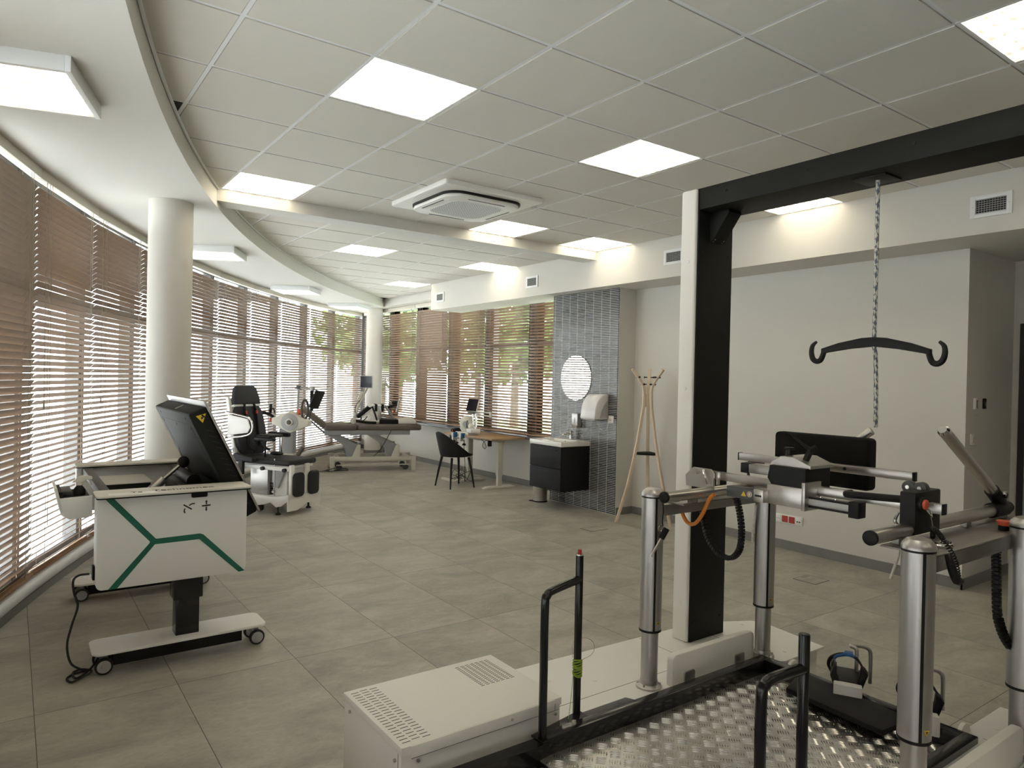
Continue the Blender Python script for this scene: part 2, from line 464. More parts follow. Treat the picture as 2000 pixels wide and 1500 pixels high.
# tiled ceiling
AC_BOX = (2.67, 3.61, 4.62, 5.57)
near_lights = [(2, 0), (5, 0), (8, 0), (2, 4), (6, 4), (8, 4), (5, -4), (2, -4), (8, -4), (5, -8), (2, -8)]
far_lights = [(3.181, 7.66), (4.981, 7.66), (4.981, 10.06)]
X0, Y0 = 0.18139, 3.10065
mb = MB()
def ctile(x, y, w=0.6, h=0.6):
    g = 0.0135
    mb.box(x + g, x + w - g, y + g, y + h - g, CE - 0.004, CE + 0.004)
for i in range(-2, 9):
    for j in range(-14, 5):
        if (i, j) in near_lights: continue
        x, y = X0 + 0.6 * i, Y0 + 0.6 * j
        if sx_in(min(y + 0.6, 13)) > x + 0.6 and y > -2: continue
        ctile(x, y)
for i in range(2, 9):
    y = 6.34; yy = [6.34, 6.46, 7.06, 7.66, 8.26, 8.86, 9.46, 10.06, 10.66, 11.26, 11.86, 12.46]
    for a, b_ in zip(yy, yy[1:]):
        x = X0 + 0.6 * i
        if any(abs(x - fx) < 0.02 and abs(a - fy) < 0.02 for fx, fy in far_lights): continue
        ctile(x, a, 0.6, b_ - a)
for a in (10.66, 11.26, 11.86, 10.12): ctile(5.581, a, 0.38, 0.55)
ceil = struct(mb.build('ceiling', 'tile_ceiling', smooth=0), 'suspended ceiling of square grey mineral tiles')
struct(MB().box(-1.2, 6.5, -5.2, 15.2, CE + 0.0055, CE + 0.05).build('ceiling_gap_shade', 'blackp', smooth=0), 'black sheet above the ceiling tiles, painted shade for the gaps')  # black sheet paints the shade seen in the slots beside the bars
# visible grid bars between the tiles
mb = MB()
for i in range(-2, 10):
    x = X0 + 0.6 * i
    mb.box(x - 0.0105, x + 0.0105, -5.2, 13.2, CE - 0.0005, CE + 0.006)
for j in range(-14, 6):
    y = Y0 + 0.6 * j
    mb.box(-1.1, 5.6, y - 0.0105, y + 0.0105, CE - 0.0003, CE + 0.006)
for y in yy: mb.box(1.3, 5.98, y - 0.0105, y + 0.0105, CE - 0.0003, CE + 0.006)
struct(mb.build('trim_1', 'tbar', smooth=0), 'pale metal grid of the suspended ceiling')

# lowered curved soffit along the facade
ZS = 2.949
b = MB(); bm = b.bm
ys = [-5.2 + k * 0.28 for k in range(0, 71)]
rows = []
for y in ys:
    yi = min(y, 13.0)
    xi = min(sx_in(yi), 6.4) if y <= 13.0 else 6.45
    xo = sx_out(y) if y < 14.7 else 6.4
    xo = min(xo, xi)
    rows.append([bm.verts.new((xo, y, ZS)), bm.verts.new((xi, y, ZS)), bm.verts.new((xi, y, 3.2)), bm.verts.new((xo, y, 3.2))])
for A, B in zip(rows, rows[1:]):
    for k in range(4): bm.faces.new((A[k], A[(k + 1) % 4], B[(k + 1) % 4], B[k]))
bm.faces.new(rows[0]); bm.faces.new(rows[-1][::-1])
bmesh.ops.recalc_face_normals(bm, faces=bm.faces)
struct(b.build('trim_2', 'soffit', smooth=40), 'white curved soffit above the facade')
# thin shadow-gap ledge where the soffit band meets the tiles
mb = MB()
mb.tube([(sx_in(y) + 0.012, y, CE - 0.004) for y in [-3 + 0.3 * k for k in range(0, 53)] if y < 12.9], 0.010, n=6)
struct(mb.build('trim_3', 'tbar'), 'thin edge profile along the curved soffit')
# cross beam
struct(MB().box(1.30, 5.62, 6.10, 6.335, 3.0, 3.2).build('trim_4', 'soffit', smooth=0), 'shallow white ceiling beam across the room')
# bulkhead (ventilation duct box) along the right side
mb = MB()
mb.box(5.58, 7.2, -5.2, 7.12, 2.68, 3.2)
mb.box(5.58, 6.14, 7.12, 10.075, 2.68, 3.2)
mb.box(5.97, 6.14, 10.075, 14.6, 2.95, 3.2)
struct(mb.build('trim_5', 'wall', smooth=0), 'white ventilation bulkhead along the right wall')

# right wall, recess wall, wall with the door
struct(MB().box(6.08, 6.20, 2.35, 6.0, 0, 2.70).build('wall_right', 'wall', smooth=0), 'plain white right wall')
struct(MB().box(6.081, 7.15, 2.352, 2.47, 0, 2.70).build('wall_recess', 'wall', smooth=0), 'white wall turning into the door recess')
mb = MB()
mb.box(7.0, 7.15, 2.30, 2.352, 0, 2.7); mb.box(7.0, 7.15, 1.20, 2.30, 2.145, 2.7); mb.box(7.0, 7.15, -5.2, 1.20, 0, 2.7)
struct(mb.build('wall_door', 'wall', smooth=0), 'white wall holding the dark door')
struct(MB().box(-1.3, 8.2, -5.3, -5.2, 0, 3.2).build('wall_back', 'wall', smooth=0), 'white wall behind the camera')
# door
d = thing('door_1', 'dark anthracite door in the recess', 'door', (7.0, 1.75, 0)); struct(d)
mb = MB(); mb.box(6.985, 7.10, 2.25, 2.30, 0, 2.145); mb.box(6.985, 7.10, 1.20, 1.25, 0, 2.145); mb.box(6.985, 7.10, 1.25, 2.25, 2.095, 2.145)
mb.build('door_frame', 'doorgrey', d, world=True)
MB().box(7.01, 7.06, 1.255, 2.245, 0.008, 2.09, 0.003).build('door_leaf', 'doorgrey', d, world=True)
mb = MB(); mb.cyl((6.97, 1.34, 1.03), (7.01, 1.34, 1.03), 0.010); mb.cyl((6.97, 1.34, 1.03), (6.97, 1.46, 1.03), 0.009); mb.cyl((6.995, 1.34, 1.03), (7.01, 1.34, 1.03), 0.026)
mb.build('handle', 'steel', d, world=True)

# tiled pillar behind the washbasin
struct(MB().box(5.805, 6.14, 5.93, 7.15, 0, 2.68).build('wall_pillar', 'wall', smooth=0), 'white pillar beside the coat stand')
struct(MB().box(5.795, 5.806, 5.934, 7.15, 0.0, 2.68).build('wall_pillar_tiling', 'finger', smooth=0), 'black finger tiles stacked on the pillar face')
struct(MB().box(6.10, 6.5, 6.85, 7.02, 0, 3.2).build('wall_pillar_light_stop', 'wall', smooth=0), 'added white wall piece closing the light leak behind the tiled pillar')  # added piece, stops daylight leaking between pillar and window

# parapet wall under the right windows, sill
struct(MB().box(6.25, 6.42, 7.02, 14.55, 0, 0.70).build('wall_right_parapet', 'wall', smooth=0), 'low white wall under the right windows')
struct(MB().box(6.13, 6.40, 7.16, 14.40, 0.700, 0.735, 0.006).build('trim_6', 'sill'), 'dark sill below the right windows')
struct(MB().box(6.14, 6.5, 7.0, 14.6, 2.95, 3.2).build('wall_right_header', 'wall', smooth=0), 'white lintel above the right windows')

# curved ledge under the left facade an added light-blocking wall beyond the windows, then the end wall
def sweep(name, m, prof, a0, a1, n=90):
    b = MB(); bm = b.bm; rows = []
    for k in range(n + 1):
        a = a0 + (a1 - a0) * k / n
        rows.append([bm.verts.new((*fpt(a, r), z)) for r, z in prof])
    q = len(prof)
    for A, B in zip(rows, rows[1:]):
        for k in range(q): bm.faces.new((A[k], A[(k + 1) % q], B[(k + 1) % q], B[k]))
    bm.faces.new(rows[0]); bm.faces.new(rows[-1][::-1])
    bmesh.ops.recalc_face_normals(bm, faces=bm.faces)
    return b.build(name, m, smooth=50)
struct(sweep('trim_7', 'plinth', [(19.478, 0.0), (19.478, 0.055), (19.455, 0.075), (19.445, 0.10), (19.448, 0.125), (19.462, 0.142), (19.49, 0.150), (19.75, 0.150), (19.75, 0.0)], 128.7, 178), 'rounded white ledge below the left blinds')
struct(sweep('baseboard_left', 'skirt', [(19.468, 0.0), (19.468, 0.058), (19.482, 0.058), (19.482, 0.0)], 128.75, 178), 'low grey skirting under the white ledge')
struct(sweep('wall_left_light_block', 'wall', [(19.45, 0.15), (19.45, ZS), (19.8, ZS), (19.8, 0.15)], A0 + AST * 10 + 0.02, A0 + AST * 11, 12), 'added unseen white wall blocking daylight past the windows')  # unseen wall put in to hold back daylight near the camera

struct(sweep('wall_left_end', 'wall', [(19.45, 0.15), (19.45, ZS), (19.8, ZS), (19.8, 0.15)], A0 + AST * 15, 193, 20), 'white wall at the end of the curved facade')
# skirtings on the right
def base(name, boxes, label):
    mb = MB()
    for q in boxes: mb.box(*q)
    struct(mb.build(name, 'skirt', smooth=0), label)
base('baseboard_right', [(6.068, 6.08, 2.338, 5.93, 0, 0.085), (6.068, 7.0, 2.338, 2.352, 0, 0.085), (5.806, 6.08, 5.918, 5.93, 0, 0.085)], 'grey skirting along the right wall and recess')
base('baseboard_parapet', [(6.238, 6.25, 7.15, 14.3, 0, 0.085)], 'grey skirting under the right windows')

# windows and blinds -----------------------------------------------------
WL = 2 * 19.5 * math.sin(math.radians(AST / 2))
def window(n, loc, rz, w, zb, zt, label, post=0.055):
    o = thing('window_%d' % n, label, 'window', loc, rz); struct(o)
    mb = MB()
    for s in (-1, 1): mb.box(s * w / 2 - post, s * w / 2 + post, 0.085, 0.19, zb, zt)
    mb.box(-w / 2, w / 2, 0.09, 0.185, zb, zb + 0.06); mb.box(-w / 2, w / 2, 0.09, 0.185, zt - 0.06, zt); mb.box(-w / 2, w / 2, 0.085, 0.185, 2.07, 2.145)
    mb.build('window_frame', 'frame', o, smooth=0)
    MB().box(-w / 2 + 0.03, w / 2 - 0.03, 0.13, 0.136, zb + 0.05, zt - 0.05).build('glass', 'glass', o, smooth=0)
    return o
_bl = {}
def blind_meshes(key, w, zb, tilt, zt=2.875):
    if key in _bl: return _bl[key]
    sl = MB(); bm = sl.bm
    PITCH = 0.0455
    n = int((zt - 0.03 - zb - 0.05) / PITCH) + 1
    cr = random.Random(hash(key) % 1000)
    for k in range(n):
        z = zb + 0.045 + k * PITCH
        t = math.radians(tilt + cr.uniform(-1.2, 1.2))
        prof = []
        for u, v in ((-0.025, 0), (-0.012, 0.0022), (0.012, 0.0022), (0.025, 0), (0.0245, -0.0022), (0.012, -0.0004), (-0.012, -0.0004), (-0.0245, -0.0022)):
            prof.append((u * math.cos(t) + v * math.sin(t), -u * math.sin(t) + v * math.cos(t)))
        L = w / 2 - 0.004
        A = [bm.verts.new((-L, p[0], z + p[1])) for p in prof]; B = [bm.verts.new((L, p[0], z + p[1])) for p in prof]
        bm.faces.new(A); bm.faces.new(B[::-1])
        for i in range(8): bm.faces.new((A[i], B[i], B[(i + 1) % 8], A[(i + 1) % 8]))
    bmesh.ops.recalc_face_normals(bm, faces=bm.faces)
    a = sl.build('slats', 'slat', smooth=30)
    b = MB().box(-w / 2 + 0.004, w / 2 - 0.004, -0.027, 0.027, zb, zb + 0.022, 0.004).build('bottom_rail', 'slat_end')
    c = MB().box(-w / 2 + 0.001, w / 2 - 0.001, -0.034, 0.030, zt + 0.005, 2.947, 0.003).build('headrail', 'rail')
    m2 = MB(); tt = math.radians(tilt)
    for x in (-w * 0.36, w * 0.36):
        for s in (-1, 1):
            m2.box(x - 0.0012, x + 0.0012, s * 0.026 - 0.0012, s * 0.026 + 0.0012, zb + 0.01, zt + 0.01)
        m2.box(x - 0.0015 + 0.03, x + 0.0015 + 0.03, -0.031, -0.028, zb + 0.3, zt + 0.01)
        for k in range(n):
            z = zb + 0.045 + k * PITCH - 0.004
            m2.obox((x, 0, z), (0.15, math.cos(tt), -math.sin(tt)), 0.054, 0.0028, 0.001)
    m2.cyl((-w * 0.43, -0.036, zt), (-w * 0.43, -0.036, 1.35), 0.0022, n=5); m2.cyl((-w * 0.43, -0.036, 1.35), (-w * 0.43, -0.036, 1.30), 0.006, n=6)
    e = m2.build('cords', 'cord', smooth=0)
    _bl[key] = (a, b, c, e)
    for o in _bl[key]: COL.objects.unlink(o)
    return _bl[key]
def blind(loc, rz, key, w, zb, tilt, label, group):
    t = thing('venetian_blind', label, 'blind', loc, rz, group)
    for src in blind_meshes(key, w, zb, tilt):
        c = src.copy(); c.name = src.name.split('.')[0]; COL.objects.link(c); c.parent = t
    return t
llabels = ['brown slatted blind in the far corner, next to the rear column', 'brown slatted blind left of the couch monitor, second from the far corner',
           'brown slatted blind behind the raised couch head and the black tablet', 'brown slatted blind directly behind the white trainer disc',
           'brown slatted blind directly behind the rehab chair headrest', 'brown slatted blind just right of the near column, behind the tilted black screen',
           'brown slatted blind mostly hidden behind the near white column', 'brown slatted blind just left of the near white column, third from the left edge', 'brown slatted blind above the spray bottle holder, second from the left edge',
           'brown closed blind cut by the left edge of the photo, nearest the camera']
gl = 'wooden venetian blinds on the curved facade'
gtilt = {9: ('closed', 60), 8: ('mid', 38), 7: ('mid', 38)}
for k in range(0, 10):
    a = A0 + AST * (k + 0.5)
    c = fpt(a, 19.5 * math.cos(math.radians(AST / 2)))
    rz = math.radians(a - 90)
    window(k + 1, (c[0], c[1], 0), rz, WL + 0.01, 0.15, ZS, 'tall window of the curved facade')
    key, t = gtilt.get(k, ('open', 36))
    blind((c[0], c[1], 0), rz, 'L' + key, WL - 0.006, 0.165, t, llabels[k], gl)
for k in range(11, 15):
    a = A0 + AST * (k + 0.5); c = fpt(a, 19.5 * math.cos(math.radians(AST / 2)))
    window(k + 7, (c[0], c[1], 0), math.radians(a - 90), WL + 0.01, 0.15, ZS, 'tall window of the curved facade beside the camera')
    blind((c[0], c[1], 0), math.radians(a - 90), 'Lnear', WL - 0.006, 0.165, 50, 'brown slatted blind beside the camera, past the left edge of the photo', 'wooden venetian blinds beside the camera')
rlabels = ['brown slatted blind beside the tiled pillar, above the right end of the desk', 'brown slatted blind above the tablet on the wooden desk', 'brown slatted blind above the black chair, left of the desk tablet',
           'brown nearly closed blind, right of the blind with green foliage beside the rear column', 'brown slatted blind just right of the rear column with green foliage showing', 'brown slatted blind behind the rear column at the window corner']
for k in range(6):
    yc = 7.03 + 1.18 * (k + 0.5)
    window(11 + k, (6.2, yc, 0), -PI / 2, 1.18, 0.735, ZS, 'window of the right wall', 0.12)
    key, t = {3: ('shut', 58), 2: ('half', 46)}.get(k, ('open', 37))
    blind((6.2, yc, 0), -PI / 2, 'R' + key, 1.172, 0.755, t, rlabels[k], 'wooden venetian blinds on the right windows')
MB_corner = MB().box(6.22, 6.36, 14.30, 14.46, 0.15, ZS)
struct(MB_corner.build('trim_8', 'frame', smooth=0), 'grey corner post where the facades meet')

# columns
def column(x, y, r, top, label):
    mb = MB().cyl((x, y, 0), (x, y, top), r, n=48)
    o = mb.build('column', 'wall'); struct(o, label)
    mb = MB().lathe([(r, 0), (r + 0.012, 0), (r + 0.012, 0.085), (r, 0.085)], 48, TR(x, y, 0))
    struct(mb.build('baseboard_column', 'skirt'), 'grey skirting ring at the column foot')
column(1.035, 6.21, 0.165, ZS, 'round white column near the left windows')
column(5.99, 13.15, 0.165, 3.1, 'round white column in the far corner')

# trees and lawn outside the right windows
struct(MB().box(9.0, 20, 6, 24, -0.12, -0.10).build('ground_lawn', 'leaf', smooth=0), 'strip of lawn outside')
def tree(x, y, h, r, label, seed):
    t = thing('tree', label, 'tree', (x, y, -0.12), 0, 'trees outside the windows')
    MB().tube([(0, 0, 0), (0.05, 0.03, h * 0.3), (-0.05, 0.05, h * 0.6)], [0.16, 0.13, 0.06], n=8).build('trunk', 'bark', t)
    R = random.Random(seed); mb = MB(); bm = mb.bm
    for k in range(700):
        th, ph = R.uniform(0, 2 * PI), math.acos(R.uniform(-1, 1)); q = r * (R.uniform(0.25, 1) ** 0.5)
        c = Vector((q * math.sin(ph) * math.cos(th), q * math.sin(ph) * math.sin(th), h * 0.54 + 0.98 * q * math.cos(ph)))
        s = R.uniform(0.16, 0.34)
        e1 = Vector((R.uniform(-1, 1), R.uniform(-1, 1), R.uniform(-1, 1))).normalized(); e2 = e1.cross(Vector((R.uniform(-1, 1), R.uniform(-1, 1), 0.5))).normalized()
        q4 = [c + e1 * s, c + e2 * s * 0.6, c - e1 * s, c - e2 * s * 0.6]
        bm.faces.new([bm.verts.new(v) for v in q4])
    mb.build('crown', 'leaf', t, smooth=0)
for k, (x, y, h, r, lb) in enumerate([(13.0, 14.5, 6.0, 2.0, 'green tree seen through the blind beside the tiled pillar'), (14.5, 20.0, 6.5, 2.1, 'green tree seen through the blind above the desk tablet'),
        (16.5, 25.5, 6.6, 2.3, 'green tree seen through the blind above the black chair'), (15.5, 31.0, 7.0, 2.4, 'green tree seen through the blind right of the rear column'),
        (15.5, 36.5, 7.5, 2.3, 'green tree seen close beside the rear column'), (11.5, 24.5, 5.2, 1.7, 'smaller green tree in front of the tall ones by the rear column')]):
    tree(x, y, h, r, lb, k + 3)

# ceiling lights ----------------------------------------------------------
def panel_mesh():
    a = MB()
    for s in (-1, 1):
        a.box(s * 0.2975 - 0.0075, s * 0.2975 + 0.0075, -0.305, 0.305, -0.002, 0.03); a.box(-0.29, 0.29, s * 0.2975 - 0.0075, s * 0.2975 + 0.0075, -0.002, 0.03)
    return a
plab = {(2, 0): 'large square ceiling panel light in the upper left centre, nearest of the row', (5, 0): 'square ceiling panel light in front of the air conditioning unit, left of the black beam',
        (8, 0): 'square ceiling panel light partly hidden above the black beam, against the bulkhead', (2, 4): 'square ceiling panel light beside the curved soffit, above the cross beam end',
        (6, 4): 'square ceiling panel light just right of the air conditioning unit, against the beam', (8, 4): 'square ceiling panel light in the corner of beam and bulkhead',
        (5, -4): 'square ceiling panel light cut by the upper right corner of the photo', (2, -4): 'square ceiling panel light above and behind the camera, left', (8, -4): 'square ceiling panel light behind the camera, right', (5, -8): 'square ceiling panel light farther behind the camera, right', (2, -8): 'square ceiling panel light farther behind the camera, left'}
first = None
cells = [(X0 + 0.6 * i + 0.3, Y0 + 0.6 * j + 0.3, plab[(i, j)]) for i, j in near_lights]
cells += [(3.481, 7.96, 'square ceiling panel light beyond the beam, nearest the curved soffit'), (5.281, 7.96, 'square ceiling panel light beyond the beam, above the second small wall grille'), (5.281, 10.36, 'farthest square ceiling panel light, at the far end of the bulkhead')]
for x, y, lb in cells:
    if first is None:
        t = thing('ceiling_panel_light', lb, 'ceiling light', (x, y, CE), 0, 'recessed square ceiling lights')
        panel_mesh().build('frame', 'tbar', t, smooth=0)
        MB().box(-0.29, 0.29, -0.29, 0.29, 0.0, 0.02).build('diffuser', 'diffuser', t, smooth=0)
        first = t
    else:
        t = copy_tree(first); t.location = (x, y, CE); t['label'] = lb
first = None
for x, y, rz, lb in [(-0.015, 3.993, -16, 'surface mounted square light on the soffit at the upper left edge'), (1.80, 8.28, -27, 'surface mounted square light on the soffit, right of the near column'),
                     (3.65, 10.98, -36, 'surface mounted square light on the soffit, middle of the far three'), (5.28, 12.76, -45, 'farthest surface mounted square light on the soffit, by the rear column')]:
    if first is None:
        t = thing('surface_ceiling_light', lb, 'ceiling light', (x, y, ZS), math.radians(rz), 'surface mounted soffit lights')
        a = MB()
        for s in (-1, 1):
            a.box(s * 0.2925 - 0.0125, s * 0.2925 + 0.0125, -0.305, 0.305, -0.07, 0, 0.002); a.box(-0.28, 0.28, s * 0.2925 - 0.0125, s * 0.2925 + 0.0125, -0.07, 0, 0.002)
        a.box(-0.28, 0.28, -0.28, 0.28, -0.04, -0.002)
        a.build('housing', 'tbar', t)
        MB().box(-0.28, 0.28, -0.28, 0.28, -0.062, -0.05).build('diffuser', 'diffuser', t, smooth=0)
        first = t
    else:
        t = copy_tree(first); t.location = (x, y, ZS); t.rotation_euler = (0, 0, math.radians(rz)); t['label'] = lb

# ================================================================== GAIT TRAINER (right foreground)
G = thing('gait_trainer', 'large white and black gait training machine with overhead beam, lift columns and checker plate platform', 'training machine', (2.64, 1.54, 0))
def gp(mb, name, m, parent=G, **k): return mb.build(name, m, parent, world=True, **k)
YM = 1.54   # symmetry plane of the machine
def mir(poly): return [(x, 2 * YM - y) for x, y in poly]
back_poly = [(1.745, 1.985), (2.93, 1.985), (3.05, 1.93), (3.385, 1.93), (3.43, 2.30), (3.40, 2.37), (3.20, 2.475), (2.94, 2.525), (1.745, 2.565)]
in_poly = [(1.75, 2.0), (2.93, 2.0), (3.05, 1.96), (3.36, 1.955), (3.405, 2.30), (3.38, 2.345), (3.19, 2.445), (2.94, 2.495), (1.75, 2.535)]
for mm, lb in ((lambda p: p, 'rear'), (mir, 'front')):
    body = gp(MB().prism(mm(in_poly), 'z', 0.015, 0.236), 'base_housing', 'white_metal', smooth=20)
    gp(MB().prism(mm(in_poly), 'z', 0.232, 0.2385), 'cover_edge', 'black', body, smooth=20)
    gp(MB().prism(mm(back_poly), 'z', 0.2385, 0.250, 0.002), 'cover_plate', 'white', body, smooth=20)
    mb = MB()
    for x, y in ((1.95, 2.38), (2.12, 2.27), (2.30, 2.17), (2.62, 2.46), (3.15, 2.0), (3.3, 2.36), (2.72, 2.2)):
        q = mm([(x, y)])[0]; mb.cyl((q[0], q[1], 0.249), (q[0], q[1], 0.2525), 0.009, n=14, bev=0.001)
    gp(mb, 'cover_screw', 'white_metal', body)
    mb = MB()
    for q in ((1.75, 2.93, 2.165, 2.167), ):
        a = mm([(q[0], q[2])])[0]; c = mm([(q[1], q[3])])[0]
        mb.box(a[0], c[0], min(a[1], c[1]), max(a[1], c[1]), 0.2495, 0.2506)
    for x in (2.66, 3.02):
        a = mm([(x, 2.0)])[0]; c = mm([(x, 2.52)])[0]
        mb.box(x, x + 0.0016, min(a[1], c[1]), max(a[1], c[1]), 0.2495, 0.2505)
    gp(mb, 'panel_seam', 'ink', body, smooth=0)
    # upright cowl with a slot
    dy = 0 if lb == 'rear' else -0.085
    y0 = mm([(0, 2.035)])[0][1] + dy; y1 = mm([(0, 2.07)])[0][1] + dy
    ya, yb = min(y0, y1), max(y0, y1)
    cowl = gp(MB().prism(rpoly(2.36, 2.945, 0.20, 0.385, 0.03), 'y', ya, yb, 0.006), 'cowl', 'white_metal', body, smooth=40)
    yf = ya if lb == 'rear' else yb
    mb = MB()
    for x in (2.47, 2.83):
        mb.prism(rpoly(x - 0.035, x + 0.035, 0.215, 0.30, 0.012), 'y', yf - 0.006, yf + 0.006, 0.002)
    gp(mb, 'slot_cover', 'alu', body)
# masts and beam
for ya, yb, yk in ((2.335, 2.44, 2.335), (0.64, 0.745, 0.745)):
    s = -1 if yk == 2.335 else 1
    mast = gp(MB().box(2.815, 3.10, ya + (0.010 if s < 0 else 0), yb - (0 if s < 0 else 0.010), 0.25, 2.57, 0.012, 3), 'mast_cover', 'white_metal')
    gp(MB().box(2.832, 3.104, ya - (0.0 if s < 0 else -0.10), ya + 0.012 + (0 if s < 0 else 0.093), 0.252, 2.567, 0.003), 'mast_front_panel', 'blackp', mast)
    mb = MB()
    yy0 = ya if s < 0 else yb
    for z in (0.35, 2.25):
        for x in (2.86, 3.07): mb.cyl((x, yy0 - 0.003, z), (x, yy0 + 0.003, z), 0.006, n=12)
    gp(mb, 'panel_screw', 'black', mast)
    mb = MB()
    for z in (0.45, 1.55, 2.2): mb.cyl((2.812, (ya + yb) / 2, z), (2.817, (ya + yb) / 2, z), 0.010, n=14)
    gp(mb, 'cover_plug', 'white', mast)
beam = gp(MB().box(2.834, 3.098, 0.64, 2.42, 2.462, 2.572, 0.006), 'overhead_beam', 'blackp')
mb = MB()
for y in (0.9, 1.3, 1.75, 2.18): mb.cyl((2.830, y, 2.53), (2.836, y, 2.53), 0.007, n=12)
gp(mb, 'beam_bolt', 'black', beam)
gp(MB().box(2.90, 3.04, 1.44, 1.58, 2.455, 2.464, 0.002), 'rope_outlet', 'black', beam)
for y0, s in ((2.34, -1), (0.74, 1)):
    br = gp(MB().prism([(y0, 2.464), (y0 + s * 0.115, 2.464), (y0 + s * 0.12, 2.445), (y0 + s * 0.022, 2.315), (y0, 2.305)], 'x', 2.92, 3.02, 0.003), 'corner_bracket', 'blackp')
mb = MB()
for x in (2.935, 3.005): mb.cyl((x, 2.315, 2.325), (x, 2.330, 2.315), 0.006, n=10)
gp(mb, 'bracket_bolt', 'steel', beam)
rp = [(2.97, 1.505, 2.46), (2.971, 1.504, 2.1), (2.968, 1.503, 1.82), (2.966, 1.503, 1.76), (2.974, 1.498, 1.70), (2.972, 1.492, 1.55), (2.972, 1.490, 1.408)]
gp(MB().tube(rp, 0.0085, n=10, smooth=4), 'rope', 'rope', beam)

# lift columns
for (cx, cy, s) in ((2.28, 2.098, 1), (3.005, 2.03, 1), (2.275, 1.0, -1), (3.0, 0.955, -1)):
    col = gp(MB().cyl((cx, cy, 0.25), (cx, cy, 1.0), 0.0365, n=40), 'lift_column', 'alu')
    gp(MB().cyl((cx, cy, 0.505), (cx, cy, 1.080), 0.0475, n=48), 'outer_sleeve', 'alu', col)
    mb = MB(); mb.lathe([(0.0, 0.497), (0.048, 0.497), (0.0485, 0.501), (0.0485, 0.507), (0.0, 0.507)], 40, TR(cx, cy, 0)); mb.lathe([(0.0, 1.078), (0.048, 1.078), (0.048, 1.086), (0.0, 1.086)], 40, TR(cx, cy, 0))
    gp(mb, 'seal_ring', 'black', col)
    gp(MB().lathe([(0.0, 1.085), (0.0495, 1.085), (0.0495, 1.092), (0.046, 1.102), (0.034, 1.115), (0.015, 1.121), (0.0, 1.122)], 40, TR(cx, cy, 0)), 'dome_cap', 'alu', col)
    a = math.atan2(-cy, -cx) + 0.35
    mb = MB(); mb.box(0.0455, 0.0486, -0.0045, 0.0045, 0.507, 1.078, 0, 2, TR(cx, cy, 0) @ RZ(a))
    gp(mb, 'groove', 'black', col, smooth=0)
    st = MB(); st.prism([(-0.010, 0.545), (0.010, 0.545), (0.0, 0.527)], 'x', 0.0472, 0.0482, 0, TR(cx, cy, 0) @ RZ(a + 0.42))
    gp(st, 'warning_sticker', 'yellow', col, smooth=0)
    gp(MB().prism([(-0.004, 0.542), (0.004, 0.542), (0.0, 0.533)], 'x', 0.0482, 0.0486, 0, TR(cx, cy, 0) @ RZ(a + 0.42)), 'sticker_symbol', 'ink', col, smooth=0)
    fl = MB(); fl.lathe([(0.0, 0.25), (0.056, 0.25), (0.056, 0.258), (0.052, 0.262), (0.041, 0.268), (0.038, 0.285), (0.0, 0.285)], 32, TR(cx, cy, 0))
    for k in range(6):
        t = k * PI / 3 + 0.3; fl.cyl((cx + 0.047 * math.cos(t), cy + 0.047 * math.sin(t), 0.26), (cx + 0.047 * math.cos(t), cy + 0.047 * math.sin(t), 0.27), 0.005, n=8)
    gp(fl, 'foot_flange', 'alu', col)

# cross rails (rear and front)
for yb0, yb1, yt in ((2.055, 2.125, 2.012), (0.985, 1.07, 1.139)):
    cr = gp(MB().box(2.31, 3.42, yb0, yb1, 1.000, 1.048, 0.003), 'cross_rail', 'lead')
    mb = MB(); mb.cyl((2.262, yt, 1.092), (3.36, yt, 1.092), 0.0235, n=28)
    rail = gp(mb, 'grip_tube', 'steel')
    mb = MB(); mb.cyl((2.250, yt, 1.092), (2.263, yt, 1.092), 0.0245, n=28, bev=0.002); mb.cyl((3.36, yt, 1.092), (3.372, yt, 1.092), 0.0245, n=28)
    gp(mb, 'end_cap', 'black', rail)
    mb = MB()
    ya, yb = min(yb0, yt - 0.02), max(yb1, yt + 0.02)
    mb.box(2.36, 3.40, ya, yb, 1.048, 1.054, 0.001)
    for x in (2.42, 2.95, 3.3): mb.box(x, x + 0.04, yt - 0.012, yt + 0.012, 1.05, 1.075)
    gp(mb, 'tube_mount', 'lead', cr)
    mb = MB()
    for x in (2.40, 2.52):
        pts = [(x + px * 0.75, (yb0 + yb1) / 2 + py * 0.5, 1.062) for px, py in rpoly(-0.045, 0.045, -0.04, 0.04, 0.035, 5)]
        mb.tube(pts, 0.0065, n=8, closed=True)
    gp(mb, 'eyelet', 'chrome', cr)

# side bar with pelvis unit
bar = gp(MB().box(2.59, 2.62, 1.068, 2.06, 1.146, 1.181, 0.002), 'side_bar', 'steel')
mb = MB(); mb.box(2.589, 2.621, 1.063, 1.068, 1.145, 1.182, 0.001); mb.box(2.589, 2.621, 2.06, 2.065, 1.145, 1.182, 0.001)
gp(mb, 'bar_end_cap', 'black', bar)
gp(MB().prism([(2.01, 1.10), (2.165, 1.10), (2.17, 1.15), (2.125, 1.19), (2.03, 1.19), (2.01, 1.17)], 'x', 2.575, 2.588, 0.001), 'bar_bracket', 'steel', bar, smooth=20)
mb = MB(); mb.box(2.572, 2.59, 1.985, 1.992, 1.125, 1.186); mb.tube([(2.568, 2.06, 1.185), (2.56, 2.045, 1.16), (2.562, 2.03, 1.125)], 0.006, n=8, smooth=3); mb.cyl((2.562, 2.09, 1.17), (2.576, 2.09, 1.17), 0.008, n=10)
gp(mb, 'latch_pin', 'chrome', bar)
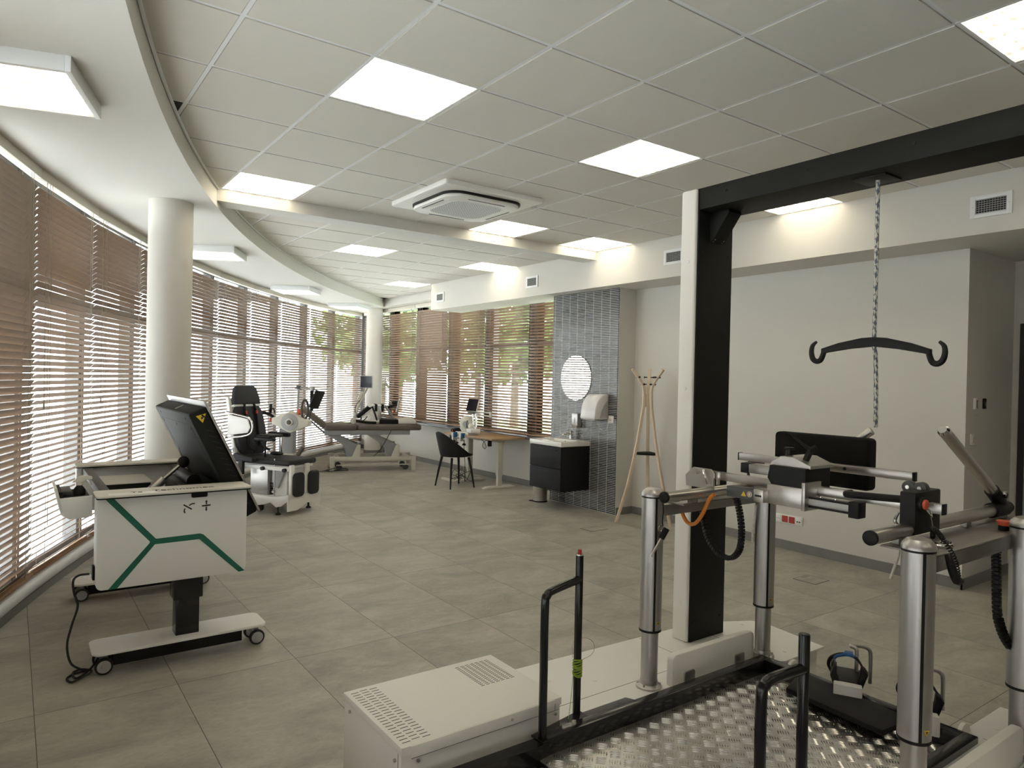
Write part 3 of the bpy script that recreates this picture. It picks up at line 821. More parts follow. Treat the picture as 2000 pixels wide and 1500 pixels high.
# front clamp block with button and loop handle
blk = gp(MB().box(2.50, 2.69, 1.112, 1.166, 1.075, 1.222, 0.006), 'clamp_block', 'black')
mb = MB(); mb.cyl((2.53, 1.112, 1.182), (2.53, 1.098, 1.182), 0.025, n=24, bev=0.003)
gp(mb, 'button_collar', 'black', blk)
gp(MB().cyl((2.53, 1.10, 1.182), (2.53, 1.088, 1.182), 0.017, n=22, bev=0.003), 'release_button', 'redo', blk)
gp(MB().tube([(2.53, 1.09, 1.165), (2.54, 1.082, 1.15), (2.552, 1.082, 1.14), (2.556, 1.086, 1.155), (2.545, 1.09, 1.168)], 0.002, n=6, smooth=4, closed=True), 'key_ring', 'chrome', blk)
gp(MB().tube([(2.545, 1.082, 1.14), (2.552, 1.08, 1.115), (2.56, 1.08, 1.09), (2.565, 1.085, 1.06)], 0.0018, n=6, smooth=4), 'lanyard', 'chrome', blk)
mb = MB(); mb.tube([(2.585, 1.17, 1.185), (2.565, 1.17, 1.185), (2.55, 1.20, 1.185), (2.55, 1.36, 1.176), (2.56, 1.385, 1.175), (2.585, 1.38, 1.176)], 0.0135, n=12, smooth=4)
gp(mb, 'loop_handle', 'black', blk)
mb = MB()
for y in (1.145, 1.185): mb.cyl((2.60, y, 1.225), (2.63, y, 1.225), 0.022, n=20, bev=0.003)
gp(mb, 'pulley', 'darkgrey', blk)
mb = MB()
for y in (1.145, 1.185): mb.cyl((2.595, y, 1.225), (2.635, y, 1.225), 0.007, n=12)
gp(mb, 'pulley_axle', 'steel', blk)
gp(MB().tube([(2.73, 1.255, 1.23), (2.715, 1.255, 1.215), (2.66, 1.225, 1.20)], 0.0035, n=6, smooth=3), 'tension_line', 'pale_rope', blk)
mb = MB(); mb.tube([(2.545, 1.19, 1.14), (2.545, 1.20, 1.105), (2.545, 1.175, 1.09), (2.545, 1.155, 1.10)], 0.006, n=8, smooth=4)
gp(mb, 'carabiner', 'chrome', blk)
# coiled cord and hand grip at the front column
coil = []
for k in range(0, 150):
    t = k / 149; base_p = Vector((2.56, 1.09, 1.065)).lerp(Vector((2.36, 1.005, 1.115)), t) if False else None
P0 = [Vector((2.545, 1.075, 1.075)), Vector((2.48, 1.045, 1.115)), Vector((2.40, 0.985, 1.105)), Vector((2.415, 0.955, 1.045)), Vector((2.425, 0.945, 0.98))]
def cat(P, t):
    n = len(P) - 1; i = min(int(t * n), n - 1); u = t * n - i
    p1, p2 = P[i], P[i + 1]; p0 = P[i - 1] if i else p1 * 2 - p2; p3 = P[i + 2] if i + 2 <= n else p2 * 2 - p1
    return 0.5 * ((2 * p1) + (p2 - p0) * u + (2 * p0 - 5 * p1 + 4 * p2 - p3) * u * u + (3 * p1 - p0 - 3 * p2 + p3) * u ** 3)
pts = []
for k in range(0, 330):
    t = k / 329; c = cat(P0, t); d = (cat(P0, min(1, t + 0.01)) - cat(P0, max(0, t - 0.01))).normalized()
    n1 = d.cross(Vector((0.3, 0.2, 1))).normalized(); n2 = d.cross(n1); w = k * 0.62
    pts.append(c + (n1 * math.cos(w) + n2 * math.sin(w)) * 0.0065)
gp(MB().tube(pts, 0.0022, n=5), 'coiled_cord', 'black', blk)
gp(MB().tube([(2.385, 0.962, 1.06), (2.375, 0.945, 1.02), (2.385, 0.935, 0.985), (2.42, 0.935, 0.978)], [0.010, 0.013, 0.013, 0.008], n=12, smooth=3), 'hand_grip', 'black', blk)

# drive unit on the side bar
dr = gp(MB().prism([(1.53, 1.252), (1.69, 1.252), (1.70, 1.20), (1.675, 1.165), (1.55, 1.15), (1.53, 1.17)], 'x', 2.52, 2.70, 0.005), 'drive_housing', 'black', smooth=20)
gp(MB().prism([(1.525, 1.250), (1.70, 1.250), (1.70, 1.262), (1.655, 1.290), (1.60, 1.290), (1.525, 1.262)], 'x', 2.545, 2.715, 0.001), 'drive_cover', 'steel', dr, smooth=20)
mb = MB(); mb.box(2.535, 2.60, 1.70, 1.80, 1.205, 1.243, 0.003); gp(mb, 'drive_motor', 'lead', dr)
gp(MB().box(2.533, 2.602, 1.80, 1.838, 1.203, 1.245, 0.003), 'motor_cap', 'black', dr)
mb = MB(); mb.cyl((2.62, 1.665, 1.285), (2.62, 1.665, 1.312), 0.014, n=16); mb.cyl((2.62, 1.665, 1.312), (2.62, 1.665, 1.322), 0.021, n=18, bev=0.003)
gp(mb, 'clamp_knob', 'black', dr)
mb = MB(); mb.cyl((2.585, 1.575, 1.268), (2.625, 1.575, 1.315), 0.013, n=14); mb.tube([(2.62, 1.575, 1.32), (2.60, 1.60, 1.345), (2.575, 1.645, 1.385)], [0.010, 0.006, 0.004], n=8, smooth=3); mb.cyl((2.615, 1.575, 1.318), (2.64, 1.56, 1.33), 0.010, n=12)
gp(mb, 'clamp_lever', 'black', dr)
car = gp(MB().box(2.515, 2.532, 1.535, 1.695, 1.095, 1.175, 0.002), 'carriage_plate', 'steel')
mb = MB(); mb.box(2.505, 2.62, 1.522, 1.536, 1.09, 1.20, 0.001); gp(mb, 'carriage_bracket', 'steel', car)
lr = gp(MB().box(2.535, 2.575, 1.36, 1.70, 1.105, 1.145, 0.002), 'linear_rail', 'lead')
mb = MB(); mb.box(2.532, 2.537, 1.36, 1.60, 1.138, 1.146); mb.box(2.532, 2.537, 1.36, 1.60, 1.104, 1.112)
gp(mb, 'rail_groove', 'black', lr, smooth=0)
gp(MB().box(2.528, 2.582, 1.322, 1.362, 1.092, 1.152, 0.003), 'rail_end_block', 'black', lr)
mb = MB()
for y in (1.36, 1.42, 1.48, 1.54): mb.cyl((2.545, y, 1.144), (2.545, y, 1.151), 0.004, n=8)
gp(mb, 'rail_screw', 'chrome', lr)
mo = gp(MB().box(2.485, 2.535, 1.735, 1.87, 1.100, 1.146, 0.003), 'servo_motor', 'darkgrey')
gp(MB().box(2.482, 2.536, 1.690, 1.735, 1.098, 1.150, 0.002), 'motor_flange', 'steel', mo)
gp(MB().box(2.4805, 2.483, 1.698, 1.728, 1.120, 1.128, 0.0005), 'flange_slot', 'black', mo)
gp(MB().prism([(1.772, 1.113), (1.796, 1.113), (1.784, 1.134)], 'x', 2.4835, 2.4855), 'warning_sticker', 'yellow', mo, smooth=0)
gp(MB().cyl((2.4835, 1.756, 1.124), (2.4855, 1.756, 1.124), 0.012, n=20), 'round_sticker', 'cream', mo)
gp(MB().tube([(2.483, 1.756 + 0.008 * math.cos(t), 1.124 + 0.008 * math.sin(t)) for t in [k * PI / 8 for k in range(16)]], 0.0012, n=5, closed=True), 'sticker_ring', 'red', mo)
gp(MB().tube([(2.50, 1.945, 1.095), (2.50, 1.97, 1.07), (2.50, 2.005, 1.00), (2.50, 2.045, 0.950), (2.50, 2.085, 0.945), (2.50, 2.115, 0.975), (2.50, 2.12, 1.01), (2.505, 2.10, 1.06)], 0.0085, n=12, smooth=6), 'air_hose', 'orange', mo)
# cable chain loop
P1 = [Vector(p) for p in ((2.50, 1.83, 1.098), (2.50, 1.81, 1.03), (2.50, 1.80, 0.95), (2.505, 1.815, 0.875), (2.52, 1.87, 0.83), (2.54, 1.95, 0.835), (2.56, 2.02, 0.885), (2.57, 2.055, 0.96), (2.575, 2.07, 1.03))]
mb = MB(); NK = 46
for k in range(NK):
    a, b_ = cat(P1, k / NK), cat(P1, (k + 0.86) / NK)
    mb.obox((a + b_) / 2, b_ - a, (b_ - a).length, 0.024, 0.020, 0.002)
mb.tube([cat(P1, k / 40) for k in range(41)], 0.008, n=8)
gp(mb, 'cable_chain', 'black', mo)
mb = MB()
P2 = [Vector(p) for p in ((2.94, 1.03, 1.02), (2.93, 1.02, 0.95), (2.925, 1.015, 0.85), (2.93, 1.01, 0.75), (2.96, 0.99, 0.66), (3.02, 0.96, 0.60), (3.10, 0.93, 0.58))]
for k in range(40):
    a, b_ = cat(P2, k / 40), cat(P2, (k + 0.86) / 40)
    mb.obox((a + b_) / 2, b_ - a, (b_ - a).length, 0.030, 0.024, 0.002)
mb.tube([cat(P2, k / 40) for k in range(41)], 0.010, n=8)
gp(mb, 'cable_chain', 'black')
mb = MB()
for x in (2.88, 2.905): mb.cyl((x, 1.071, 1.02), (x + 0.012, 1.06, 1.02), 0.016, n=18)
gp(mb, 'cable_gland', 'chrome')
mb = MB(); mb.cyl((3.02, 1.03, 1.05), (3.02, 1.03, 1.072), 0.018, n=20); emer = gp(mb, 'emergency_stop', 'black')
gp(MB().cyl((3.02, 1.03, 1.072), (3.02, 1.03, 1.09), 0.020, r2=0.025, n=22, bev=0.002), 'stop_button', 'redo', emer)
# second bar, pad and hand bars behind it
b2 = gp(MB().box(2.90, 2.93, 1.305, 2.115, 1.208, 1.243, 0.002), 'pad_bar', 'steel')
mb = MB(); mb.box(2.899, 2.931, 1.300, 1.306, 1.207, 1.244, 0.001); mb.box(2.899, 2.931, 2.115, 2.12, 1.207, 1.244, 0.001)
gp(mb, 'bar_end_cap', 'black', b2)
mb = MB()
for y in (1.58, 1.66): mb.cyl((2.897, y, 1.226), (2.901, y, 1.226), 0.007, n=12)
gp(mb, 'bar_screw', 'black', b2)
gp(MB().box(2.70, 2.90, 1.665, 1.69, 1.205, 1.246, 0.001), 'pad_bar_arm', 'lead', b2)
mb = MB(); mb.box(2.93, 2.975, 1.62, 1.66, 1.21, 1.24); mb.box(2.93, 2.975, 1.82, 1.86, 1.21, 1.24)
gp(mb, 'pad_mount', 'black', b2)
gp(MB().box(2.972, 3.045, 1.515, 1.972, 1.131, 1.357, 0.018, 3), 'back_pad', 'foam')
mb = MB(); mb.tube([(2.92, 2.06, 1.205), (2.92, 2.075, 1.19), (2.935, 2.08, 1.12), (2.94, 2.075, 1.06)], 0.007, n=8, smooth=3); mb.box(2.905, 2.928, 1.99, 2.05, 1.19, 1.207)
gp(mb, 'cable_clip', 'darkgrey', b2)
mb = MB(); mb.cyl((3.08, 1.80, 1.20), (3.10, 1.572, 1.385), 0.0195, n=24, bev=0.004); hb = gp(mb, 'hand_bar', 'steel')
gp(MB().cyl((3.08, 1.815, 1.188), (3.084, 1.77, 1.225), 0.028, n=24), 'bar_clamp', 'black', hb)
mb = MB(); mb.cyl((3.27, 1.139, 1.14), (2.762, 1.139, 1.425), 0.021, n=24); hb = gp(mb, 'hand_bar', 'steel')
mb = MB(); mb.cyl((2.762, 1.139, 1.425), (2.752, 1.139, 1.4305), 0.021, r2=0.015, n=24); gp(mb, 'bar_tip', 'chrome', hb)
mb = MB(); mb.cyl((3.29, 1.139, 1.122), (3.205, 1.139, 1.176), 0.027, n=24, bev=0.003); mb.cyl((3.20, 1.139, 1.092), (3.34, 1.139, 1.092), 0.031, n=24, bev=0.003); mb.cyl((3.25, 1.10, 1.155), (3.25, 1.17, 1.155), 0.012, n=12)
gp(mb, 'bar_clamp', 'black', hb)
gp(MB().cyl((3.235, 1.106, 1.165), (3.235, 1.098, 1.165), 0.009, n=14), 'clamp_bolt', 'chrome', hb)
gp(MB().tube([(2.95, 2.045, 0.996), (2.948, 2.05, 0.93), (2.953, 2.062, 0.86), (2.95, 2.06, 0.806)], 0.006, n=8, smooth=4), 'hanging_line', 'pale_rope')
gp(MB().tube([(2.50, 1.161, 1.043), (2.502, 1.165, 1.0), (2.50, 1.178, 0.95), (2.498, 1.188, 0.912)], 0.005, n=8, smooth=4), 'hanging_line', 'pale_rope')
# key plug dangling at the rear column
kp = gp(MB().tube([(2.283, 2.045, 1.075), (2.272, 2.03, 1.03), (2.268, 2.03, 0.99), (2.27, 2.028, 0.965)], 0.0022, n=6, smooth=4), 'key_lanyard', 'black')
gp(MB().tube([(2.255 + 0.012 * math.cos(t), 2.03, 0.955 + 0.013 * math.sin(t)) for t in [k * PI / 6 for k in range(12)]], 0.0018, n=6, closed=True), 'key_ring', 'chrome', kp)
gp(MB().cyl((2.285, 2.02, 0.955), (2.262, 2.03, 0.912), 0.0135, n=16, bev=0.002), 'key_plug', 'black', kp)
gp(MB().cyl((2.262, 2.03, 0.912), (2.222, 2.047, 0.838), 0.0055, n=12), 'key_pin', 'steel', kp)

# platform: black steel frame, checker plate, grab handles
fr = MB()
fr.box(1.60, 2.965, 1.955, 2.005, 0.17, 0.275, 0.003)
fr.box(1.60, 2.965, 1.075, 1.125, 0.17, 0.275, 0.003)
fr.box(2.915, 2.965, 1.125, 1.955, 0.17, 0.275, 0.003)
fr.prism([(1.72, 1.957), (1.72, 1.985), (1.60, 2.005), (1.10, 2.005), (1.10, 1.965), (1.55, 1.945), (1.62, 1.957)], 'z', 0.05, 0.262)
fr.prism([(1.72, 1.123), (1.72, 1.095), (1.60, 1.075), (1.10, 1.075), (1.10, 1.115), (1.55, 1.135), (1.62, 1.123)], 'z', 0.05, 0.262)
fr.box(1.10, 1.70, 1.94, 2.035, 0.02, 0.20); fr.box(1.10, 1.70, 1.05, 1.14, 0.02, 0.20)
frame = gp(fr, 'platform_frame', 'blackg', smooth=25)
mb = MB(); mb.prism([(1.785, 2.0), (2.13, 2.0), (2.10, 2.06), (1.785, 2.06)], 'z', 0.245, 0.262, 0.002)
for x in (1.86, 1.95, 2.04): mb.cyl((x, 2.035, 0.261), (x, 2.035, 0.2635), 0.008, n=12)
gp(mb, 'frame_lug', 'darkgrey', frame)
plate = gp(MB().box(1.56, 2.915, 1.125, 1.957, 0.195, 0.212), 'checker_plate', 'plate', smooth=0)
gp(MB().box(1.05, 1.545, 1.14, 1.945, 0.14, 0.19), 'ramp_plate', 'plate', smooth=0)
gp(MB().box(1.545, 1.56, 1.13, 1.955, 0.15, 0.207), 'hinge_strip', 'blackg', smooth=0)
def lozenges(x0, x1, y0, y1, z):
    mb = MB(); bm = mb.bm; q = 0.050; c45 = math.cos(PI / 4)
    cx, cy = (x0 + x1) / 2, (y0 + y1) / 2; n = 25
    for i in range(-n, n + 1):
        for j in range(-n, n + 1):
            u, v = i * q, j * q
            ori = (i + j) % 2
            for k in range(-2, 3):
                du, dv = (0, k * q * 0.19) if ori else (k * q * 0.19, 0)
                a = (u + du, v + dv); L, w = q * 0.44, q * 0.062
                if ori: cs = [(-L, 0), (0, w), (L, 0), (0, -w)]; tp = [(-L * .55, 0), (L * .55, 0)]
                else: cs = [(0, -L), (w, 0), (0, L), (-w, 0)]; tp = [(0, -L * .55), (0, L * .55)]
                wld = lambda p: (cx + (p[0] - p[1]) * c45, cy + (p[0] + p[1]) * c45)
                pc = wld(a)
                if not (x0 + 0.012 < pc[0] < x1 - 0.012 and y0 + 0.012 < pc[1] < y1 - 0.012): continue
                B = [bm.verts.new((*wld((a[0] + s_[0], a[1] + s_[1])), z)) for s_ in cs]
                T = [bm.verts.new((*wld((a[0] + s_[0], a[1] + s_[1])), z + 0.0026)) for s_ in tp]
                bm.faces.new((B[0], B[1], T[1], T[0])) if False else None
                bm.faces.new((B[0], T[0], B[1])); bm.faces.new((B[1], T[0], T[1])); bm.faces.new((B[1], T[1], B[2]))
                bm.faces.new((B[2], T[1], B[3])); bm.faces.new((B[3], T[1], T[0])); bm.faces.new((B[3], T[0], B[0]))
    bmesh.ops.recalc_face_normals(bm, faces=bm.faces)
    return mb
gp(lozenges(1.56, 2.915, 1.125, 1.957, 0.2118), 'tread_bars', 'chrome', plate, smooth=60)
gp(lozenges(1.05, 1.545, 1.14, 1.945, 0.1898), 'ramp_tread_bars', 'chrome', plate, smooth=60)
for (xa, ya, xb, yb) in ((1.597, 1.983, 1.823, 2.053), (1.615, 1.09, 1.785, 1.075)):
    back = ya > 1.5
    pa, pb = Vector((xa, ya, 0)), Vector((xb, yb, 0)); d = (pb - pa).normalized()
    mb = MB()
    q = [pa + Vector((0, 0, 0.24)), pa + Vector((0, 0, 0.755)), pa + d * 0.012 + Vector((0, 0, 0.785)), pa + d * 0.045 + Vector((0, 0, 0.797)), pb + Vector((0, 0, 0.80))]
    mb.tube([q[0], q[0].lerp(q[1], 0.5), q[1], q[2], q[3], q[4]], 0.0155, n=16, smooth=6)
    mb.cyl(pb + Vector((0, 0, 0.24)), pb + Vector((0, 0, 0.895)), 0.0155, n=20, bev=0.003)
    h = gp(mb, 'grab_handle', 'blackg')
    mb = MB(); mb.prism([(xa - 0.02, ya - 0.03), (xb + 0.03, yb - 0.05 if back else ya - 0.02), (xb + 0.03, yb + 0.02), (xa - 0.02, ya + 0.04)], 'z', 0.258, 0.268, 0.002)
    gp(mb, 'handle_base_plate', 'blackg', h)
    mb = MB()
    for t in (0.35, 0.75):
        c = pa.lerp(pb, t) + Vector((0.01, -0.025, 0.268)); mb.cyl(c, c + Vector((0, 0, 0.002)), 0.010, n=14)
    gp(mb, 'base_bolt', 'cream', h)
    if back:
        mb = MB(); mb.cyl(pb + Vector((0, 0, 0.894)), pb + Vector((0, 0, 0.899)), 0.0157, n=20); gp(mb, 'metal_ring', 'chrome', h)
        gp(MB().cyl(pb + Vector((0, 0, 0.898)), pb + Vector((0, 0, 0.916)), 0.008, n=6), 'red_plug', 'red', h)
        mb = MB()
        for k in range(11):
            z = 0.425 + k * 0.0055
            mb.tube([(xb + 0.0172 * math.cos(t), yb + 0.0172 * math.sin(t), z + 0.006 * math.sin(t + k)) for t in [i * PI / 8 for i in range(16)]], 0.003, n=6, closed=True)
        gp(mb, 'cord_wrapping', 'lime', h)
        gp(MB().tube([(xb - 0.02, yb, 0.435), (xb - 0.04, yb - 0.01, 0.33), (xb - 0.055, yb - 0.015, 0.262)], 0.0012, n=5, smooth=4), 'loose_cord', 'lime', h)
        gp(MB().tube([(xb + 0.017, yb, 0.475), (xb + 0.06, yb - 0.02, 0.50), (xb + 0.065, yb - 0.02, 0.54), (xb + 0.03, yb - 0.01, 0.565), (xb - 0.015, yb + 0.01, 0.55), (xb - 0.018, yb + 0.01, 0.49)], 0.001, n=5, smooth=5), 'wire_loop', 'lead', h)
# threshold cover between platform and foot drives
gp(MB().prism([(2.70, 1.30), (2.725, 1.72), (2.895, 1.77), (2.94, 1.74), (2.90, 1.33), (2.80, 1.29)], 'z', 0.255, 0.278, 0.004), 'threshold_cover', 'matt_black')
mb = MB(); mb.box(2.97, 3.08, 1.08, 1.93, 0.02, 0.16)
gp(mb, 'drive_box', 'darkgrey', smooth=0)
for y in (1.86, 1.14):
    mb = MB(); mb.prism([(3.0 + 0.055 * math.cos(t), 0.215 + 0.075 * math.sin(t)) for t in [k * PI / 10 for k in range(11)]] + [(2.945, 0.12), (3.055, 0.12)], 'y', y - 0.008, y + 0.008, 0.002)
    dd = gp(mb, 'drive_disc', 'white_metal')
    mb = MB(); mb.cyl((3.0, y - 0.008, 0.215), (3.0, y - 0.06, 0.215), 0.022, n=18); mb.cyl((3.0, y - 0.02, 0.215), (3.0, y - 0.035, 0.215), 0.034, n=18)
    gp(mb, 'drive_shaft', 'steel', dd)

# the hanging spreader bar
sp = MB()
prof_t = [(-0.225, 0.005), (-0.15, 0.030), (-0.05, 0.052), (0.0, 0.055), (0.05, 0.052), (0.15, 0.030), (0.225, 0.005)]
prof_b = [(0.225, -0.020), (0.20, -0.012), (0.10, 0.005), (0.0, 0.015), (-0.10, 0.005), (-0.20, -0.012), (-0.225, -0.020)]
sp.prism(prof_t + prof_b, 'y', -0.012, 0.012, 0.004)
for s in (-1, 1):
    arc = [(s * 0.215, 0, -0.006), (s * 0.222, 0, -0.030), (s * 0.232, 0, -0.048), (s * 0.250, 0, -0.052), (s * 0.266, 0, -0.040), (s * 0.274, 0, -0.012), (s * 0.270, 0, 0.018), (s * 0.252, 0, 0.036)]
    sp.tube(arc, [0.011, 0.0115, 0.012, 0.012, 0.012, 0.011, 0.0095, 0.006], n=12, smooth=3)
t = thing('spreader_bar', 'black curved spreader bar with two hooks hanging on the rope under the black beam', 'lifting hanger', (2.968, 1.505, 1.735), -PI / 2 + 0.05)
sp.build('hook_bar', 'black', t)
t.rotation_euler = (0, math.radians(1.5), -PI / 2 + 0.05)

# control cabinet left of the machine
cb = thing('control_cabinet', 'low white metal cabinet with slotted vents left of the checker plate platform', 'equipment cabinet', (1.395, 2.29, 0))
bdy = MB().box(1.058, 1.735, 2.05, 2.53, 0.02, 0.345, 0.002).build('body', 'white_metal', cb, world=True)
lid = MB().box(1.055, 1.738, 2.043, 2.535, 0.331, 0.360, 0.003).build('lid', 'white_metal', cb, world=True)
mb = MB(); mb.box(1.09, 1.70, 2.0395, 2.044, 0.318, 0.3585, 0.001)
mb.build('lid_lip', 'white_metal', cb, world=True)
mb = MB()
for r_ in range(3):
    for k in range(21):
        y = 2.07 + k * 0.0215 + (0.006 if r_ % 2 else 0); x = 1.072 + r_ * 0.038
        mb.box(x, x + 0.030, y, y + 0.0035, 0.3598, 0.3606)
mb.build('vent_slots', 'darkgrey', lid, world=True)
mb = MB()
for r_ in range(7):
    for k in range(17):
        x = 1.53 + r_ * 0.024; y = 2.29 + k * 0.0125
        mb.box(x, x + 0.017, y, y + 0.0035, 0.3598, 0.3606)
mb.build('fan_slots', 'darkgrey', lid, world=True)
mb = MB(); mb.box(1.09, 1.72, 2.0385, 2.0395, 0.3175, 0.3185); mb.box(1.0565, 1.0575, 2.07, 2.071, 0.02, 0.33); mb.box(1.701, 1.702, 2.0385, 2.0395, 0.318, 0.345)
mb.build('panel_seam', 'ink', cb, world=True, smooth=0)
mb = MB()
for y, z in ((2.09, 0.30), (2.47, 0.31)): mb.cyl((1.058, y, z), (1.051, y, z), 0.006, n=12)
for x, z in ((1.12, 0.30), (1.71, 0.30)): mb.cyl((x, 2.05, z), (x, 2.043, z), 0.006, n=12)
mb.cyl((1.50, 2.041, 0.338), (1.50, 2.036, 0.338), 0.005, n=12)
mb.build('screw', 'steel', cb, world=True)

# foot supports on the drives
def foot_support(loc, rz, label):
    t = thing('foot_support', label, 'foot support', loc, rz, 'foot supports beside the checker plate')
    MB().prism([(-0.12, 0.0), (0.14, 0.0), (0.14, 0.02), (-0.12, 0.075)], 'y', -0.055, 0.055, 0.004).build('base_plate', 'white_metal', t)
    MB().box(0.02, 0.135, -0.05, 0.05, -0.07, 0.004, 0.006).build('pedestal', 'black', t)
    b = MB(); prof = []
    for k in range(13):
        a = PI + PI * k / 12
        prof.append((0.046 * math.cos(a), 0.088 + 0.044 * math.sin(a)))
    poly = [(-0.066, 0.118), (-0.050, 0.126)] + [(x, z) for x, z in prof] + [(0.044, 0.122), (0.056, 0.118), (0.070, 0.075), (0.055, 0.03), (-0.055, 0.03), (-0.078, 0.10)]
    b.prism(poly, 'x', -0.035, 0.02, 0.006)
    b.prism([(-0.05, 0.035), (0.05, 0.035), (0.05, 0.06), (-0.05, 0.06)], 'x', -0.03, 0.14, 0.008)
    b.prism([(0.03, 0.03), (0.055, 0.03), (0.068, 0.10), (0.055, 0.12), (0.045, 0.06)], 'x', 0.02, 0.13, 0.006)
    b.build('foot_cradle', 'black', t, smooth=25)
    mb = MB()
    for y_ in (-0.05, -0.02, 0.01): mb.cyl((-0.037, y_, 0.045), (-0.043, y_, 0.045), 0.005, n=10)
    mb.build('rivet', 'chrome', t)
    MB().tube([(0.0, -0.058, 0.12), (0.02, -0.03, 0.150), (0.03, 0.02, 0.155), (0.04, 0.065, 0.13), (0.06, 0.078, 0.09), (0.05, 0.065, 0.06)], [0.004, 0.006, 0.008, 0.008, 0.008, 0.006], n=8, smooth=4).build('strap', 'black', t)
    mb = MB(); mb.tube([(0.02, -0.035, 0.148), (0.028, 0.0, 0.158), (0.03, 0.04, 0.145), (0.03, 0.055, 0.13)], [0.006, 0.010, 0.008, 0.006], n=8, smooth=3); mb.box(0.015, 0.05, -0.02, 0.015, 0.152, 0.168, 0.004)
    mb.build('buckle', 'blue', t)
    MB().tube([(0.11, -0.035, 0.01), (0.11, -0.035, 0.135), (0.115, -0.03, 0.16), (0.125, -0.01, 0.165), (0.15, -0.06, 0.162), (0.155, -0.085, 0.15), (0.155, -0.092, 0.12), (0.155, -0.092, 0.0)], 0.0085, n=12, smooth=3).build('loop_handle', 'alu', t)
    return t
foot_support((2.975, 1.585, 0.245), 0.50, 'black foot cradle with blue buckle, the fully visible one beside the checker plate')
foot_support((2.975, 1.285, 0.245), 0.50, 'black foot cradle half hidden behind the thick front lift column')

# ================================================================== REHABILITATION TABLE (left)
T = thing('rehabilitation_table', 'white height adjustable table on castors with green stripes and a raised black screen', 'therapy table', (0.72, 4.65, 0))
def tp(mb, name, m, parent=T, **k): return mb.build(name, m, parent, world=True, **k)
for y0, y1, lb in ((3.97, 4.10, 'front'), (5.30, 5.40, 'back')):
    pn = tp(MB().prism(rpoly(0.352, 1.068, 0.487 if lb == 'front' else 0.66, 0.950, 0.028), 'y', y0, y1, 0.004), 'side_panel', 'white')
    tp(MB().prism(rpoly(0.347, 1.080, y0 - 0.045, y1 + 0.03, 0.02), 'z', 0.945, 0.9515), 'ledge_edge', 'black', pn)
    tp(MB().prism(rpoly(0.345, 1.082, y0 - 0.047, y1 + 0.032, 0.02), 'z', 0.9515, 0.962, 0.002), 'ledge', 'cream', pn)
    if lb == 'front':
        yy = 3.968
        def bar2(mb, a, b_, w):
            d = Vector((b_[0] - a[0], 0, b_[1] - a[1])); n = Vector((-d.z, 0, d.x)).normalized() * (w / 2)
            A, B = Vector((a[0], 0, a[1])), Vector((b_[0], 0, b_[1]))
            mb.prism([((A + n).x, (A + n).z), ((B + n).x, (B + n).z), ((B - n).x, (B - n).z), ((A - n).x, (A - n).z)], 'y', yy, 3.9705)
        st = MB()
        J, K = (0.606, 0.704), (0.835, 0.706)
        st.prism([(0.383, 0.944), (0.421, 0.944), (0.617, 0.718), (0.827, 0.722), (0.845, 0.715), (1.060, 0.492), (1.030, 0.488), (0.825, 0.692), (0.612, 0.690), (0.444, 0.488), (0.405, 0.488), (0.588, 0.700), (0.588, 0.708)], 'y', yy, 3.9705)
        tp(st, 'green_stripe', 'green', pn, smooth=0)
        tp(MB().prism(rpoly(0.782, 0.862, 0.916, 0.946, 0.008), 'y', 3.966, 3.972), 'slot_handle', 'black', pn)
        ic = MB()
        bar2(ic, (0.745, 0.882), (0.785, 0.855), 0.007); bar2(ic, (0.835, 0.868), (0.878, 0.870), 0.007)
        bar2(ic, (0.857, 0.875), (0.857, 0.890), 0.006); bar2(ic, (0.857, 0.862), (0.857, 0.846), 0.006)
        ic.prism([(0.851, 0.888), (0.863, 0.888), (0.857, 0.899)], 'y', yy, 3.9705); ic.prism([(0.851, 0.848), (0.863, 0.848), (0.857, 0.838)], 'y', yy, 3.9705)
        bar2(ic, (0.772, 0.876), (0.785, 0.884), 0.006); bar2(ic, (0.785, 0.884), (0.800, 0.884), 0.006)
        bar2(ic, (0.752, 0.862), (0.748, 0.850), 0.006); bar2(ic, (0.748, 0.850), (0.752, 0.838), 0.007)
        tp(ic, 'motion_symbols', 'ink', pn, smooth=0)
        tp(MB().box(0.40, 0.62, 3.93, 4.00, 0.9618, 0.9624), 'paper_strip', 'white', pn, smooth=0)
        for txt, x, y, sz in (('Technomex', 0.60, 3.985, 0.062), ('Te', 0.50, 3.975, 0.05)):
            cu = bpy.data.curves.new('lettering', 'FONT'); cu.body = txt; cu.size = sz; cu.extrude = 0.0003
            to = bpy.data.objects.new('lettering', cu); COL.objects.link(to)
            dg = bpy.context.evaluated_depsgraph_get(); dg.update()
            me = bpy.data.meshes.new_from_object(to.evaluated_get(dg)); bpy.data.objects.remove(to)
            xs = [v.co.x for v in me.vertices]; sc = 0.30 / (max(xs) - min(xs)) if txt == 'Technomex' else 1
            for v in me.vertices: v.co.x = v.co.x * sc; 
            me.transform(TR(x - T.location.x, y - T.location.y, 0.9626)); me.materials.clear(); me.materials.append(M['ink'])
            o = bpy.data.objects.new('lettering', me); COL.objects.link(o); o.parent = pn
tp(MB().box(0.60, 1.04, 4.10, 5.30, 0.52, 0.60, 0.005), 'tray', 'cream')
tp(MB().box(0.385, 0.435, 4.10, 5.30, 0.90, 0.945, 0.004), 'side_beam', 'darkgrey')
ib = tp(MB().box(0.47, 0.72, 4.85, 5.22, 0.60, 0.885, 0.005), 'electronics_box', 'black')
tp(MB().box(0.46, 0.73, 4.84, 5.23, 0.885, 0.892, 0.002), 'box_lid', 'cream', ib)
mb = MB(); mb.box(0.80, 1.02, 4.30, 4.85, 0.60, 0.93, 0.01); mb.cyl((0.88, 4.4, 0.94), (0.88, 4.75, 0.94), 0.04, n=20)
